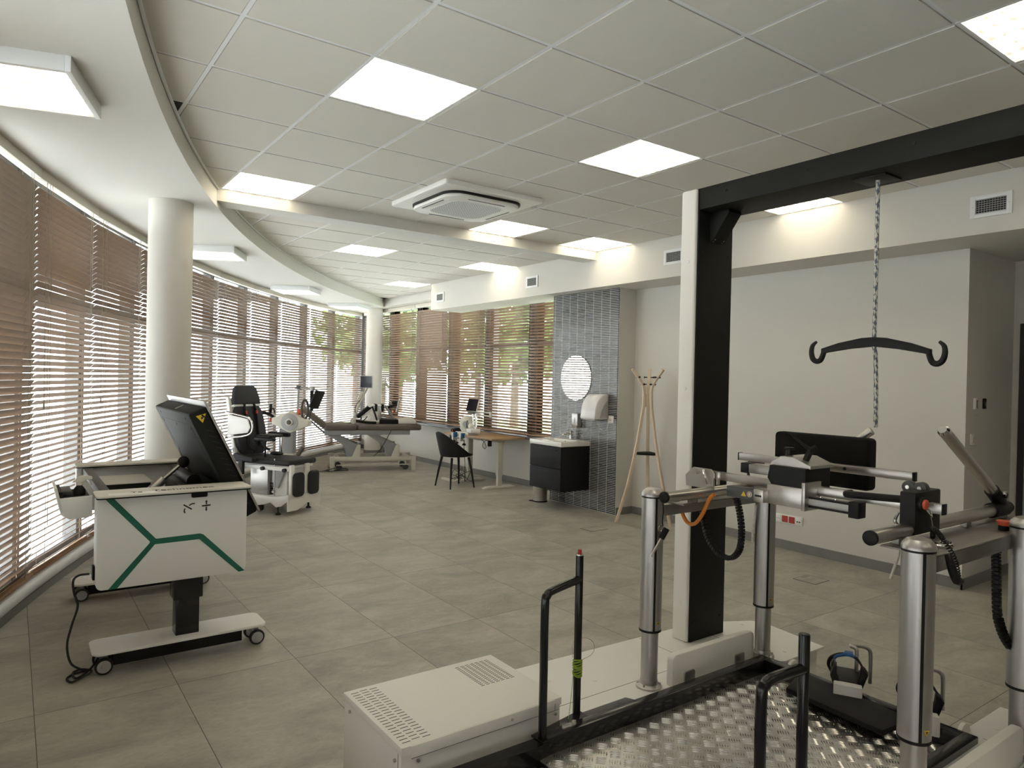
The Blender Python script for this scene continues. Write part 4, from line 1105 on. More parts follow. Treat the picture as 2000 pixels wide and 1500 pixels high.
tp(mb, 'tilt_gear', 'black')
# raised screen: local x along its length (down), y across, z towards its back
dx, dz = 0.436, -0.900
SM = Matrix(((dx, 0, dz, 0.878), (0, 1, 0, 0), (dz, 0, -dx, 1.427), (0, 0, 0, 1)))
sc_ = tp(MB().box(0.035, 0.715, 4.15, 5.25, 0.012, 0.112, 0.014, 3, SM), 'screen_body', 'blackp')
tp(MB().box(0.0, 0.716, 4.135, 5.265, 0.0, 0.013, 0.004, 2, SM), 'screen_bezel', 'alu', sc_)
tp(MB().box(0.02, 0.69, 4.16, 5.24, -0.002, 0.001, 0, 2, SM), 'display', 'screen', sc_, smooth=0)
mb = MB()
for k in range(14): mb.prism([(0.155 + k * 0.036, 0.062), (0.159 + k * 0.036, 0.062), (0.185 + k * 0.036, 0.030), (0.181 + k * 0.036, 0.030)], 'y', 4.1492, 4.1505, 0, SM @ Matrix(((1, 0, 0, 0), (0, 1, 0, 0), (0, 0, 1, 0), (0, 0, 0, 1))))
tp(mb, 'cooling_slots', 'ink', sc_, smooth=0)
mb = MB(); bx = [(0.11, 4.21), (0.11, 5.02), (0.66, 5.02)]
mb.box(0.11, 0.113, 4.24, 5.16, 0.1115, 0.1128, 0, 2, SM); mb.box(0.113, 0.66, 4.24, 4.243, 0.1115, 0.1128, 0, 2, SM); mb.box(0.113, 0.66, 5.157, 5.16, 0.1115, 0.1128, 0, 2, SM)
for x, y in ((0.13, 4.27), (0.13, 4.7), (0.13, 5.13), (0.35, 4.26), (0.35, 5.14), (0.07, 4.3), (0.07, 5.1)): mb.box(x - 0.006, x + 0.006, y - 0.006, y + 0.006, 0.1115, 0.1135, 0, 2, SM)
tp(mb, 'service_cover_outline', 'ink', sc_, smooth=0)
tri = [(0.065, 0.075), (0.115, 0.060), (0.078, 0.030)]
tp(MB().prism([(0.062, 0.080), (0.112, 0.063), (0.070, 0.026)], 'y', 4.1485, 4.1505, 0, SM), 'warning_sticker', 'yellow', sc_, smooth=0)
mb = MB()
for c in ((0.085, 0.056), (0.074, 0.048), (0.082, 0.044)): mb.prism([(c[0] + 0.006 * math.cos(t), c[1] + 0.006 * math.sin(t)) for t in [k * PI / 4 for k in range(8)]], 'y', 4.1478, 4.1486, 0, SM)
tp(mb, 'sticker_symbol', 'ink', sc_, smooth=0)
tp(MB().box(0.034, 0.036, 4.62, 4.64, 0.04, 0.09, 0, 2, SM), 'top_label', 'cream', sc_, smooth=0)
pi_ = tp(MB().cyl((0.60, 4.62, 0.79), (0.755, 4.62, 0.935), 0.027, n=20, bev=0.004), 'piston_sleeve', 'alu')
tp(MB().cyl((0.755, 4.62, 0.935), (0.85, 4.62, 1.02), 0.012, n=16), 'piston_rod', 'chrome', pi_)
mb = MB(); mb.ell((0.862, 4.62, 1.03), 0.035, 0.03, 0.035); tp(mb, 'piston_joint', 'black', pi_)
# holder pod on the left
pod = tp(MB().prism([(0.182, 0.985), (0.194, 0.985), (0.222, 0.86), (0.335, 0.852), (0.335, 0.905), (0.345, 0.905), (0.345, 0.832), (0.24, 0.832), (0.212, 0.85)], 'y', 4.135, 4.44), 'holder_pod', 'white', smooth=30)
tp(MB().prism([(0.203, 0.935), (0.345, 0.940), (0.345, 0.848), (0.328, 0.830), (0.245, 0.828), (0.224, 0.845)], 'y', 4.12, 4.136, 0.003), 'pod_front', 'white', pod)
tp(MB().prism([(0.200, 0.965), (0.215, 0.965), (0.222, 0.935), (0.335, 0.935), (0.335, 0.855), (0.226, 0.862)], 'y', 4.137, 4.43), 'pod_lining', 'black', pod, smooth=0)
tp(MB().box(0.215, 0.262, 4.20, 4.40, 0.935, 0.958, 0.005), 'pod_remote', 'darkgrey', pod)
# two lifting columns, two castor feet
for yc, xs in ((4.20, 1.0), (5.60, 1.0)):
    oc = tp(MB().box(0.735, 0.885, yc - 0.062, yc + 0.062, 0.33, 0.50, 0.006), 'lift_column', 'blackg')
    tp(MB().box(0.75, 0.87, yc - 0.05, yc + 0.05, 0.12, 0.345, 0.005), 'inner_column', 'blackg', oc)
    ft = tp(MB().prism(rpoly(0.352, 1.226, yc - 0.115, yc + 0.125, 0.045, 6), 'z', 0.117, 0.133, 0.004), 'foot_plate', 'white')
    tp(MB().box(0.45, 1.10, yc - 0.06, yc + 0.06, 0.04, 0.117, 0.004), 'foot_channel', 'black', ft)
    for x, y in ((0.41, yc - 0.055), (1.185, yc - 0.055), (0.41, yc + 0.07), (1.185, yc + 0.07)):
        mb = MB(); mb.cyl((x, y - 0.010, 0.043), (x, y + 0.010, 0.043), 0.043, n=28, bev=0.004)
        wh = tp(mb, 'castor', 'rubber', ft)
        mb = MB(); mb.cyl((x, y - 0.0125, 0.043), (x, y + 0.0125, 0.043), 0.0325, n=28, bev=0.002); mb.cyl((x, y - 0.0155, 0.043), (x, y + 0.0155, 0.043), 0.012, n=16, bev=0.002)
        mb.box(x - 0.012, x + 0.012, y + 0.012, y + 0.03, 0.05, 0.118, 0.003)
        tp(mb, 'castor_hub', 'grey', ft)
mb = MB(); mb.box(0.341, 0.353, 4.02, 4.07, 0.53, 0.60, 0.003)
sk = tp(mb, 'mains_inlet', 'black')
cpts = [(0.330, 4.045, 0.560), (0.285, 4.04, 0.560), (0.262, 4.04, 0.535), (0.268, 4.05, 0.47), (0.285, 4.07, 0.40), (0.262, 4.09, 0.30), (0.245, 4.11, 0.20), (0.262, 4.13, 0.10), (0.31, 4.16, 0.045), (0.345, 4.19, 0.02), (0.29, 4.22, 0.008), (0.25, 4.17, 0.008), (0.27, 4.11, 0.008), (0.33, 4.13, 0.02), (0.36, 4.2, 0.012), (0.32, 4.26, 0.008), (0.28, 4.22, 0.014), (0.29, 4.15, 0.008), (0.36, 4.22, 0.02), (0.45, 4.32, 0.10), (0.56, 4.36, 0.11), (0.66, 4.36, 0.03), (0.70, 4.40, 0.008)]
tp(MB().tube(cpts, 0.0055, n=8, smooth=7), 'power_cable', 'rubber', sk)
# spray bottle in the pod
sb = thing('spray_bottle', 'black spray bottle with a white trigger head in the left holder of the table', 'bottle', (0.292, 4.20, 0.936))
MB().lathe([(0, 0), (0.027, 0), (0.029, 0.005), (0.028, 0.025), (0.02, 0.04), (0.014, 0.046), (0.013, 0.052), (0, 0.052)], 24).build('bottle_body', 'black', sb)
mb = MB(); mb.cyl((0, 0, 0.097), (0, 0, 0.115), 0.015, n=18); mb.prism([(-0.03, 0.113), (0.0, 0.142), (0.03, 0.147), (0.056, 0.138), (0.058, 0.125), (0.03, 0.122), (0.014, 0.113)], 'y', -0.011, 0.011, 0.004); mb.tube([(0.04, 0, 0.125), (0.052, 0, 0.11), (0.050, 0, 0.095)], 0.004, n=8, smooth=3)
mb.bm.transform(TR(0, 0, -0.046)); mb.build('trigger_head', 'cream', sb)

# ================================================================== REHABILITATION CHAIR
R = thing('rehabilitation_chair', 'charcoal padded rehabilitation chair with headrest, harness straps and calf pads on a white base', 'rehab chair', (2.6, 8.1, 0), math.radians(-60))
MB().box(-0.55, 0.27, -0.235, 0.235, 0.545, 0.612, 0.028, 3).build('seat', 'vinyl', R)
BM = TR(-0.50, 0, 0.62) @ Matrix.Rotation(math.radians(-11), 4, 'Y')
mb = MB(); mb.prism([(-0.15, 0.0), (0.15, 0.0), (0.225, 0.12), (0.235, 0.30), (0.215, 0.50), (0.17, 0.575), (-0.17, 0.575), (-0.215, 0.50), (-0.235, 0.30), (-0.225, 0.12)], 'x', -0.035, 0.04, 0.02, BM)
bk = mb.build('backrest', 'vinyl', R)
mb = MB(); mb.prism([(-0.205, 0.60), (0.205, 0.60), (0.205, 0.66), (0.165, 0.80), (0.12, 0.825), (-0.12, 0.825), (-0.165, 0.80), (-0.205, 0.66)], 'x', -0.03, 0.035, 0.02, BM)
mb.build('headrest', 'vinyl', R)
mb = MB(); mb.box(-0.065, -0.035, -0.20, 0.20, -0.05, 0.68, 0.006, 2, BM); mb.box(-0.06, -0.02, -0.245, -0.215, -0.04, 0.70, 0.005, 2, BM); mb.box(-0.03, 0.02, -0.21, 0.21, 0.575, 0.60, 0.004, 2, BM)
mb.build('back_frame', 'white', R)
for s in (-1, 1):
    mb = MB(); mb.tube([BM @ Vector((0.045, s * 0.075, 0.60)), BM @ Vector((0.058, s * 0.085, 0.50)), BM @ Vector((0.055, s * 0.085, 0.30)), BM @ Vector((0.06, s * 0.09, 0.10)), (-0.35, s * 0.12, 0.67)], 0.014, n=8, smooth=4)
    stp = mb.build('harness_strap', 'black', R)
    mb = MB(); mb.box(0.055, 0.076, s * 0.083 - 0.012, s * 0.083 + 0.012, 0.475, 0.515, 0.004, 2, BM); mb.build('strap_buckle', 'red', stp)
mb = MB(); mb.prism([(-0.60, 0.86), (-0.30, 0.90), (-0.26, 0.96), (-0.30, 1.06), (-0.60, 1.10)], 'y', -0.295, -0.280, 0.003)
ar = mb.build('side_guard', 'white', R)
MB().tube([(-0.62, -0.30, 1.13), (-0.34, -0.30, 1.09), (-0.25, -0.30, 1.06), (-0.215, -0.30, 0.98), (-0.24, -0.30, 0.90), (-0.36, -0.30, 0.86), (-0.58, -0.30, 0.835)], 0.010, n=10, smooth=4).build('guard_rail', 'chrome', ar)
mb = MB(); mb.tube([(-0.62, -0.33, 0.86), (-0.66, -0.34, 0.92), (-0.64, -0.33, 0.98)], 0.009, n=8, smooth=3); mb.cyl((-0.60, -0.31, 0.84), (-0.60, -0.35, 0.84), 0.022, n=14); mb.build('guard_knob', 'chrome', ar)
mb = MB(); mb.prism([(-0.55, 0.58), (-0.48, 0.66), (-0.2, 0.62), (-0.2, 0.575)], 'y', -0.31, -0.24, 0.01); mb.box(-0.42, -0.36, -0.30, -0.26, 0.42, 0.60, 0.004)
mb.build('hip_support', 'vinyl', R)
MB().prism([(-0.58 + 0.05 * math.cos(t), 0.66 + 0.05 * math.sin(t)) for t in [k * PI / 8 for k in range(9)]], 'y', -0.30, -0.29).build('recline_dial', 'blue', R)
mb = MB(); mb.box(-0.50, -0.18, 0.235, 0.30, 0.82, 0.875, 0.02, 3); arm = mb.build('armrest', 'vinyl', R)
mb = MB(); mb.cyl((-0.30, 0.265, 0.52), (-0.30, 0.265, 0.83), 0.014, n=12); mb.build('armrest_post', 'chrome', arm)
mb = MB(); mb.box(-0.36, -0.06, -0.14, -0.08, 0.80, 0.84, 0.015, 3); mb.box(-0.34, -0.12, -0.13, 0.10, 0.835, 0.87, 0.015, 3); mb.ell((-0.08, -0.05, 0.66), 0.09, 0.05, 0.025); mb.cyl((-0.20, -0.11, 0.60), (-0.20, -0.11, 0.82), 0.012, n=12)
mb.build('thigh_cuff', 'black', R)
mb = MB(); mb.box(-0.45, 0.24, -0.20, 0.20, 0.515, 0.548, 0.004); mb.box(-0.40, 0.27, -0.235, -0.205, 0.49, 0.535, 0.004)
mb.build('seat_frame', 'white', R)
MB().box(-0.34, -0.08, -0.19, 0.12, 0.20, 0.50, 0.008).build('actuator_box', 'alu', R)
mb = MB(); mb.prism([(-0.02, 0.53), (0.18, 0.53), (0.06, 0.28), (-0.03, 0.30)], 'y', -0.18, -0.15, 0.003); mb.build('tilt_plate', 'grey', R)
MB().box(-0.06, 0.16, -0.14, 0.14, 0.10, 0.50, 0.01).build('lift_housing', 'white', R)
mb = MB(); mb.cyl((0.05, -0.22, 0.20), (0.05, -0.22, 0.62), 0.008, n=10); mb.cyl((0.05, -0.215, 0.25), (0.05, -0.245, 0.25), 0.016, n=12); mb.build('side_rod', 'alu', R)
mb = MB()
for x in (-0.10, 0.22): mb.cyl((x, -0.235, 0.505), (x, -0.27, 0.505), 0.022, n=8)
mb.build('knob', 'black', R)
mb = MB()
for k in range(7): mb.lathe([(0.018, -0.006), (0.024, 0), (0.018, 0.006)], 12, TR(-0.02, -0.19, 0.215 + k * 0.02))
mb.build('spring_boot', 'black', R)
bs = MB(); bs.prism([(-0.42, 0.09), (-0.42, 0.17), (0.12, 0.20), (0.30, 0.24), (0.30, 0.17), (0.20, 0.10), (0.12, 0.085), (0.04, 0.13), (-0.06, 0.10), (-0.2, 0.075)], 'y', -0.27, -0.24, 0.004)
bs.prism([(-0.42, 0.09), (-0.42, 0.17), (0.12, 0.20), (0.30, 0.24), (0.30, 0.17), (0.20, 0.10), (0.12, 0.085), (0.04, 0.13), (-0.06, 0.10), (-0.2, 0.075)], 'y', 0.24, 0.27, 0.004)
bs.box(-0.40, 0.28, -0.26, 0.26, 0.165, 0.195, 0.004); bs.prism([(-0.27, 0.05), (-0.27, 0.22), (0.27, 0.22), (0.27, 0.06), (0.19, 0.06), (0.13, 0.10), (0.03, 0.11), (-0.04, 0.07), (-0.12, 0.045)], 'x', 0.28, 0.30, 0.003)
bs.build('base', 'white', R, smooth=30)
mb = MB()
for x, y in ((0.14, -0.25), (0.14, 0.25), (-0.34, -0.24), (-0.34, 0.24)): mb.lathe([(0, 0), (0.03, 0), (0.03, 0.012), (0.012, 0.025), (0.012, 0.10), (0, 0.10)], 16, TR(x, y, 0))
mb.build('foot_pad', 'rubber', R)
mb = MB()
for x, y in ((0.0, 0.17), (-0.2, -0.17)): mb.cyl((x, y - 0.018, 0.042), (x, y + 0.018, 0.042), 0.042, n=20, bev=0.005)
mb.build('caster', 'rubber', R)
for s in (-1, 1):
    mb = MB(); mb.prism(rpoly(s * 0.125 - 0.085, s * 0.125 + 0.085, 0.20, 0.475, 0.055, 6), 'x', 0.295, 0.335, 0.014)
    cp = mb.build('calf_pad', 'vinyl', R)
    mb = MB(); mb.box(0.26, 0.295, s * 0.125 - 0.03 - 0.07, s * 0.125 + 0.03 - 0.07, 0.18, 0.56, 0.006); mb.build('leg_bar', 'white', cp)

# ================================================================== MOTION TRAINER
B = thing('motion_trainer', 'cream arm and leg motion trainer with a round grey hub disc, post and black tablet', 'exercise machine', (3.05, 9.27, 0), YAW)
pf = []
for k in range(41):
    t = k / 40; x = -0.24 + 0.49 * t
    h = max(0.028 + 0.115 * max(0, 1 - abs(x) / 0.26), math.sqrt(max(0, 0.128 ** 2 - x * x)) if abs(x) < 0.075 else 0)
    pf.append((x, h))
poly = [(x, 0.945 - 0.06 * (x) + h) for x, h in pf] + [(x, 0.945 - 0.06 * x - h) for x, h in reversed(pf)]
MB().prism(poly, 'y', -0.08, 0.08, 0.012).build('drive_head', 'cream', B, smooth=50)
hd = MB().cyl((0, -0.092, 0.945), (0, -0.078, 0.945), 0.113, n=48, bev=0.004).build('hub_disc', 'grey', B)
mb = MB(); mb.cyl((0, -0.11, 0.945), (0, -0.09, 0.945), 0.05, n=24, bev=0.003); mb.build('hub_ring', 'cream', hd)
mb = MB(); mb.cyl((0, -0.118, 0.945), (0, -0.108, 0.945), 0.03, n=18, bev=0.002); mb.build('hub_cap', 'darkgrey', hd)
MB().box(-0.145, 0.055, -0.07, 0.07, 0.08, 0.86, 0.02, 3).build('pillar', 'midgrey', B)
MB().box(-0.15, 0.06, -0.075, 0.075, 0.50, 0.53, 0.006).build('pillar_band', 'putty', B)
mb = MB(); mb.box(-0.17, 0.09, -0.35, 0.30, 0.02, 0.10, 0.02, 3); mb.box(-0.24, 0.16, 0.22, 0.34, 0.0, 0.06, 0.015, 3); mb.box(-0.24, 0.16, -0.40, -0.30, 0.0, 0.06, 0.015, 3)
mb.build('base', 'putty', B)
po = MB().cyl((0.075, 0.02, 0.98), (0.078, 0.02, 1.42), 0.016, n=16).build('post', 'grey', B)
mb = MB(); mb.box(0.055, 0.105, -0.005, 0.045, 1.385, 1.43, 0.004); mb.box(0.03, 0.06, 0.0, 0.04, 1.385, 1.40, 0.004); mb.build('post_clamp', 'darkgrey', po)
mb = MB(); mb.tube([(0.10, 0.02, 1.405), (0.17, 0.0, 1.40), (0.25, -0.02, 1.39)], 0.013, n=10); mb.box(0.25, 0.31, -0.05, 0.0, 1.365, 1.43, 0.008); mb.tube([(0.14, 0.0, 1.395), (0.17, -0.02, 1.36), (0.22, -0.02, 1.375)], 0.004, n=6, smooth=3)
mb.build('tablet_arm', 'lead', po)
TBM = TR(0.345, -0.04, 1.25) @ Matrix.Rotation(math.radians(22), 4, 'Y') @ RZ(math.radians(65))
mb = MB(); mb.box(-0.09, 0.09, -0.012, 0.012, -0.125, 0.125, 0.006, 2, TBM); mb.box(0.255, 0.295, -0.05, -0.01, 1.10, 1.37, 0.008); mb.build('tablet', 'black', po)
MB().tube([(0.275, -0.05, 1.12), (0.27, -0.055, 1.06), (0.25, -0.03, 1.0)], 0.005, n=6, smooth=3).build('tablet_cable', 'black', po)
mb = MB(); mb.tube([(0.185 + 0.035 * math.cos(t), -0.03 + 0.03 * math.cos(t), 1.115 + 0.125 * math.sin(t)) for t in [k * PI / 12 for k in range(24)]], 0.016, n=10, closed=True)
hw = mb.build('hand_grip_loop', 'taupe', B)
MB().cyl((0.10, -0.02, 1.08), (0.145, -0.03, 1.09), 0.04, n=20, bev=0.004).build('orange_collar', 'redo', B)
mb = MB(); mb.tube([(-0.24, 0, 1.00), (-0.30, 0.0, 1.04), (-0.38, -0.02, 1.06), (-0.44, -0.02, 1.03)], 0.022, n=10, smooth=4); mb.cyl((-0.285, 0, 1.06), (-0.28, 0.0, 1.18), 0.02, n=12, bev=0.005); mb.tube([(-0.30, -0.02, 1.09), (-0.24, -0.02, 1.12), (-0.22, -0.02, 1.06)], 0.008, n=8, smooth=3)
mb.build('forearm_cuff', 'black', B)
MB().cyl((-0.275, -0.02, 0.965), (-0.225, -0.02, 0.965), 0.03, n=18).build('red_collar', 'red', B)
MB().cyl((0.10, -0.02, 0.50), (0.18, -0.05, 0.62), 0.028, n=16, bev=0.006).build('foot_grip', 'taupe', B)

# ================================================================== TREATMENT COUCH
Cc = thing('treatment_couch', 'taupe padded treatment couch on a cream scissor lift base with raised head section', 'treatment couch', (5.02, 11.04, 0), math.radians(-18.4))
MB().box(-0.27, 0.79, -0.33, 0.33, 0.675, 0.772, 0.032, 3).build('foot_cushion', 'taupe', Cc)
MB().box(-0.80, -0.275, -0.33, 0.33, 0.675, 0.772, 0.03, 3).build('seat_cushion', 'taupe', Cc)
HM = TR(-0.80, 0, 0.71) @ Matrix.Rotation(math.radians(38), 4, 'Y')
MB().box(-0.46, 0.0, -0.32, 0.32, -0.02, 0.075, 0.03, 3, HM).build('head_cushion', 'taupe', Cc)
mb = MB(); mb.box(-0.80, 0.60, -0.30, 0.30, 0.60, 0.678, 0.004); mb.build('couch_frame', 'midgrey', Cc)
mb = MB(); mb.tube([(-0.76, -0.25, 0.60), (-0.90, -0.25, 0.72), (-1.06, -0.25, 0.87)], 0.012, n=8); mb.build('head_strut', 'darkgrey', Cc)
armp = [(-0.79, 0.62), (-0.60, 0.62), (-0.50, 0.545), (-0.30, 0.455), (-0.235, 0.425), (-0.33, 0.25), (-0.44, 0.245), (-0.46, 0.36), (-0.50, 0.43), (-0.60, 0.50)]
for dxx in (0.0, 0.645):
    for s in (-1, 1):
        mb = MB(); mb.prism([(x + dxx, z) for x, z in armp], 'y', s * 0.24 - 0.02, s * 0.24 + 0.02, 0.003); mb.build('lift_arm', 'midgrey', Cc)
        mb = MB(); mb.prism([(-0.36 + dxx, 0.22), (-0.22 + dxx, 0.22), (-0.215 + dxx, 0.42), (-0.235 + dxx, 0.445), (-0.27 + dxx, 0.43)], 'y', s * 0.275 - 0.012, s * 0.275 + 0.012, 0.002); mb.build('lift_upright', 'putty', Cc)
mb = MB()
for s in (-1, 1): mb.box(-0.65, 0.66, s * 0.265 - 0.03, s * 0.265 + 0.03, 0.165, 0.235, 0.004)
mb.box(-0.62, -0.55, -0.25, 0.25, 0.165, 0.23); mb.box(0.55, 0.62, -0.25, 0.25, 0.165, 0.23)
mb.build('base_frame', 'putty', Cc)
for x in (-0.67, 0.67):
    for s in (-1, 1):
        MB().box(x - 0.035, x + 0.035, s * 0.30 - 0.03, s * 0.30 + 0.03, 0.0, 0.24, 0.004).build('leg', 'putty', Cc)
for x in (-0.55, 0.55):
    for s in (-1, 1):
        MB().cyl((x, s * 0.20 - 0.015, 0.05), (x, s * 0.20 + 0.015, 0.05), 0.05, n=20, bev=0.005).build('castor', 'darkgrey', Cc)
mb = MB(); mb.box(-0.60, 0.60, -0.28, -0.255, 0.09, 0.105); mb.box(-0.60, 0.60, 0.255, 0.28, 0.09, 0.105); mb.box(-0.45, 0.45, -0.02, 0.02, 0.10, 0.14); mb.box(0.72, 0.80, -0.26, -0.245, 0.11, 0.125)
mb.build('foot_control_rod', 'putty', Cc)
MB().tube([(0.28, -0.34, 0.68), (0.24, -0.345, 0.60), (0.10, -0.33, 0.35), (0.0, -0.31, 0.245)], 0.005, n=6, smooth=4).build('couch_cable', 'rubber', Cc)
pts = [(-0.70, -0.25, 0.01), (-0.85, -0.30, 0.008), (-0.95, -0.35, 0.01), (-0.80, -0.42, 0.03), (-0.62, -0.40, 0.07), (-0.45, -0.38, 0.05), (-0.42, -0.30, 0.015), (-0.6, -0.22, 0.012), (-0.75, -0.36, 0.012), (-0.55, -0.34, 0.02)]
mb = MB(); mb.tube(pts, 0.006, n=6, smooth=6); mb.box(-0.98, -0.88, -0.38, -0.34, 0.0, 0.03, 0.005)
mb.build('cable_bundle', 'rubber', Cc)

# leg exerciser lying on the couch
E_ = thing('leg_exerciser', 'white and black leg exerciser with cuffs, footplate and small monitor standing on the taupe couch', 'exercise device', (5.02, 11.04, 0.773), math.radians(-18.4))
mb = MB(); mb.box(-0.16, 0.12, -0.14, 0.10, 0.0, 0.055, 0.02, 3); mb.build('base_plate', 'cream', E_)
MB().box(0.10, 0.42, -0.17, 0.10, 0.0, 0.075, 0.008).build('rail_cover', 'black', E_)
mb = MB(); mb.prism([(0.40, 0.0), (0.72, 0.0), (0.73, 0.045), (0.68, 0.09), (0.60, 0.105), (0.42, 0.075)], 'y', -0.16, 0.10, 0.015); mb.build('end_cover', 'cream', E_)
mb = MB(); mb.tube([(-0.30, -0.13, 0.05), (-0.15, -0.13, 0.03), (0.05, -0.14, 0.02)], 0.022, n=10, smooth=3); mb.build('floor_pad', 'black', E_)
for s in (-0.12, 0.06):
    mb = MB(); mb.tube([(-0.17, s, 0.10), (-0.10, s, 0.15), (0.0, s, 0.22), (0.05, s, 0.29)], 0.014, n=10, smooth=3); mb.build('thigh_link', 'white', E_)
    mb = MB(); mb.tube([(-0.05, s, 0.31), (0.20, s, 0.305)], 0.018, n=12); mb.cyl((-0.06, s - 0.02, 0.31), (-0.06, s + 0.02, 0.31), 0.03, n=16); mb.build('knee_bar', 'white', E_)
    mb = MB(); mb.tube([(0.20, s, 0.30), (0.28, s, 0.20), (0.36, s, 0.09)], 0.013, n=10); mb.cyl((0.21, s - 0.02, 0.295), (0.21, s + 0.02, 0.295), 0.025, n=16); mb.build('shank_link', 'alu', E_)
mb = MB(); mb.obox((-0.15, -0.03, 0.20), (0.75, 0, 0.62), 0.30, 0.16, 0.07, 0.025); mb.build('thigh_shell', 'black', E_)
mb = MB(); mb.tube([(-0.02, -0.13, 0.29), (0.02, -0.16, 0.18), (0.06, -0.17, 0.06)], 0.015, n=8, smooth=3); mb.tube([(-0.10, -0.12, 0.12), (-0.16, -0.14, 0.06), (-0.24, -0.15, 0.03)], 0.010, n=8, smooth=3); mb.build('support_strap', 'black', E_)
for x in (0.02, 0.13):
    mb = MB(); mb.box(x, x + 0.045, -0.155, 0.09, 0.21, 0.335, 0.012, 3); mb.build('leg_cuff', 'black', E_)
mb = MB(); mb.obox((0.43, -0.04, 0.31), (0.25, 0, 0.97), 0.25, 0.10, 0.022, 0.008); mb.build('footplate', 'grey', E_)
mb = MB(); mb.obox((0.33, -0.04, 0.30), (0.95, 0, 0.3), 0.17, 0.08, 0.05, 0.02); mb.obox((0.36, -0.04, 0.36), (0.9, 0, 0.1), 0.10, 0.10, 0.05, 0.02); mb.build('foot_strap', 'black', E_)
mb = MB(); mb.box(0.34, 0.38, -0.08, 0.0, 0.19, 0.22, 0.006); mb.build('orange_clip', 'redo', E_)
mb = MB(); mb.cyl((-0.335, -0.20, 0.045), (-0.335, -0.06, 0.045), 0.045, n=20, bev=0.004); mb.build('arm_foot', 'putty', E_)
mb = MB(); mb.tube([(-0.32, -0.10, 0.09), (-0.26, -0.09, 0.26), (-0.17, -0.08, 0.48), (-0.10, -0.08, 0.62)], 0.020, n=10); mo = mb.build('monitor_arm', 'putty', E_)
mb = MB(); mb.obox((-0.215, -0.09, 0.47), (0.42, 0, 0.9), 0.16, 0.05, 0.05, 0.012); mb.build('arm_joint', 'putty', E_)
MB().tube([(-0.22, -0.10, 0.40), (-0.29, -0.11, 0.30), (-0.30, -0.11, 0.20), (-0.27, -0.10, 0.14)], 0.006, n=6, smooth=4).build('arm_cable', 'black', mo)
MM = TR(-0.125, -0.12, 0.71) @ RZ(math.radians(-17))
MB().box(-0.105, 0.105, -0.012, 0.018, -0.105, 0.10, 0.006, 2, MM).build('monitor', 'grey', E_)
MB().box(-0.097, 0.090, -0.0145, -0.0115, -0.097, 0.092, 0, 2, MM).build('monitor_screen', 'screen', E_)

# ================================================================== DESK, ARM TRAINER, CHAIR
D = thing('height_adjustable_desk', 'oak topped desk on two pale grey telescopic legs under the right windows', 'desk', (5.86, 8.66, 0))
def dp(mb, name, m, parent=D, **k): return mb.build(name, m, parent, world=True, **k)
dp(MB().box(5.52, 6.125, 8.14, 9.48, 0.700, 0.728, 0.003), 'desk_top', 'oak')
for y in (8.255, 9.06):
    lg = dp(MB().box(5.70, 5.785, y - 0.03, y + 0.03, 0.18, 0.675, 0.004), 'leg', 'putty')
    dp(MB().box(5.707, 5.778, y - 0.024, y + 0.024, 0.03, 0.19, 0.003), 'inner_leg', 'putty', lg)
    dp(MB().prism([(5.465, 0.0), (6.01, 0.0), (6.01, 0.02), (5.95, 0.035), (5.53, 0.035), (5.465, 0.015)], 'y', y - 0.035, y + 0.035, 0.003), 'foot', 'cream', lg)
dp(MB().box(5.68, 5.80, 8.22, 9.10, 0.66, 0.700, 0.003), 'cross_beam', 'putty')
dp(MB().box(5.60, 5.66, 8.335, 8.36, 0.60, 0.70, 0.004), 'control_box', 'black')
mb = MB(); mb.tube([(5.60, 8.36, 0.69), (5.58, 8.42, 0.66), (5.57, 8.44, 0.60), (5.58, 8.40, 0.56), (5.59, 8.38, 0.59), (5.59, 8.42, 0.65), (5.58, 8.50, 0.69)], 0.004, n=6, smooth=4)
dp(mb, 'desk_cable', 'rubber')
mb = MB(); mb.obox((5.57, 8.56, 0.685), (0.3, 1, -0.35), 0.05, 0.02, 0.015, 0.004); dp(mb, 'hand_switch', 'cream')

A_ = thing('arm_trainer', 'cream arm trainer with round motor head, clamps and tilted tablet on the oak desk', 'exercise device', (5.66, 8.90, 0.728))
def ap(mb, name, m, parent=A_, **k): return mb.build(name, m, parent, world=True, **k)
mb = MB(); mb.ell((5.66, 9.02, 0.885), 0.115, 0.10, 0.125); mb.box(5.58, 5.74, 8.93, 9.11, 0.765, 0.84, 0.02, 3)
hd = ap(mb, 'motor_head', 'cream')
mb = MB(); mb.tube([Vector((5.585, 8.93, 0.885)) + Vector((0.72, -0.69, 0)) * 0.02 + (Vector((0.69, 0.72, 0)) * math.cos(t) + Vector((0, 0, 1)) * math.sin(t)) * 0.052 for t in [k * PI / 10 for k in range(20)]], 0.007, n=8, closed=True)
ap(mb, 'hub_ring', 'darkgrey', hd)
mb = MB(); mb.cyl((5.60, 8.955, 0.885), (5.573, 8.93, 0.885), 0.044, n=24); ap(mb, 'hub_plate', 'lead', hd)
ap(MB().tube([(5.66, 9.055, 1.008), (5.575, 9.055, 0.96), (5.55, 9.055, 0.885), (5.575, 9.055, 0.80)], 0.003, n=6, smooth=4), 'head_seam', 'grey', hd)
mb = MB(); mb.box(5.53, 5.74, 8.78, 9.14, 0.7285, 0.765, 0.006, 2); ap(mb, 'base_rail', 'cream')
mb = MB(); mb.box(5.53, 5.70, 8.70, 8.84, 0.766, 0.825, 0.012, 3); ap(mb, 'elbow_block', 'white')
ap(MB().ell((5.60, 8.82, 0.86), 0.042, 0.042, 0.042), 'ball_grip', 'cream')
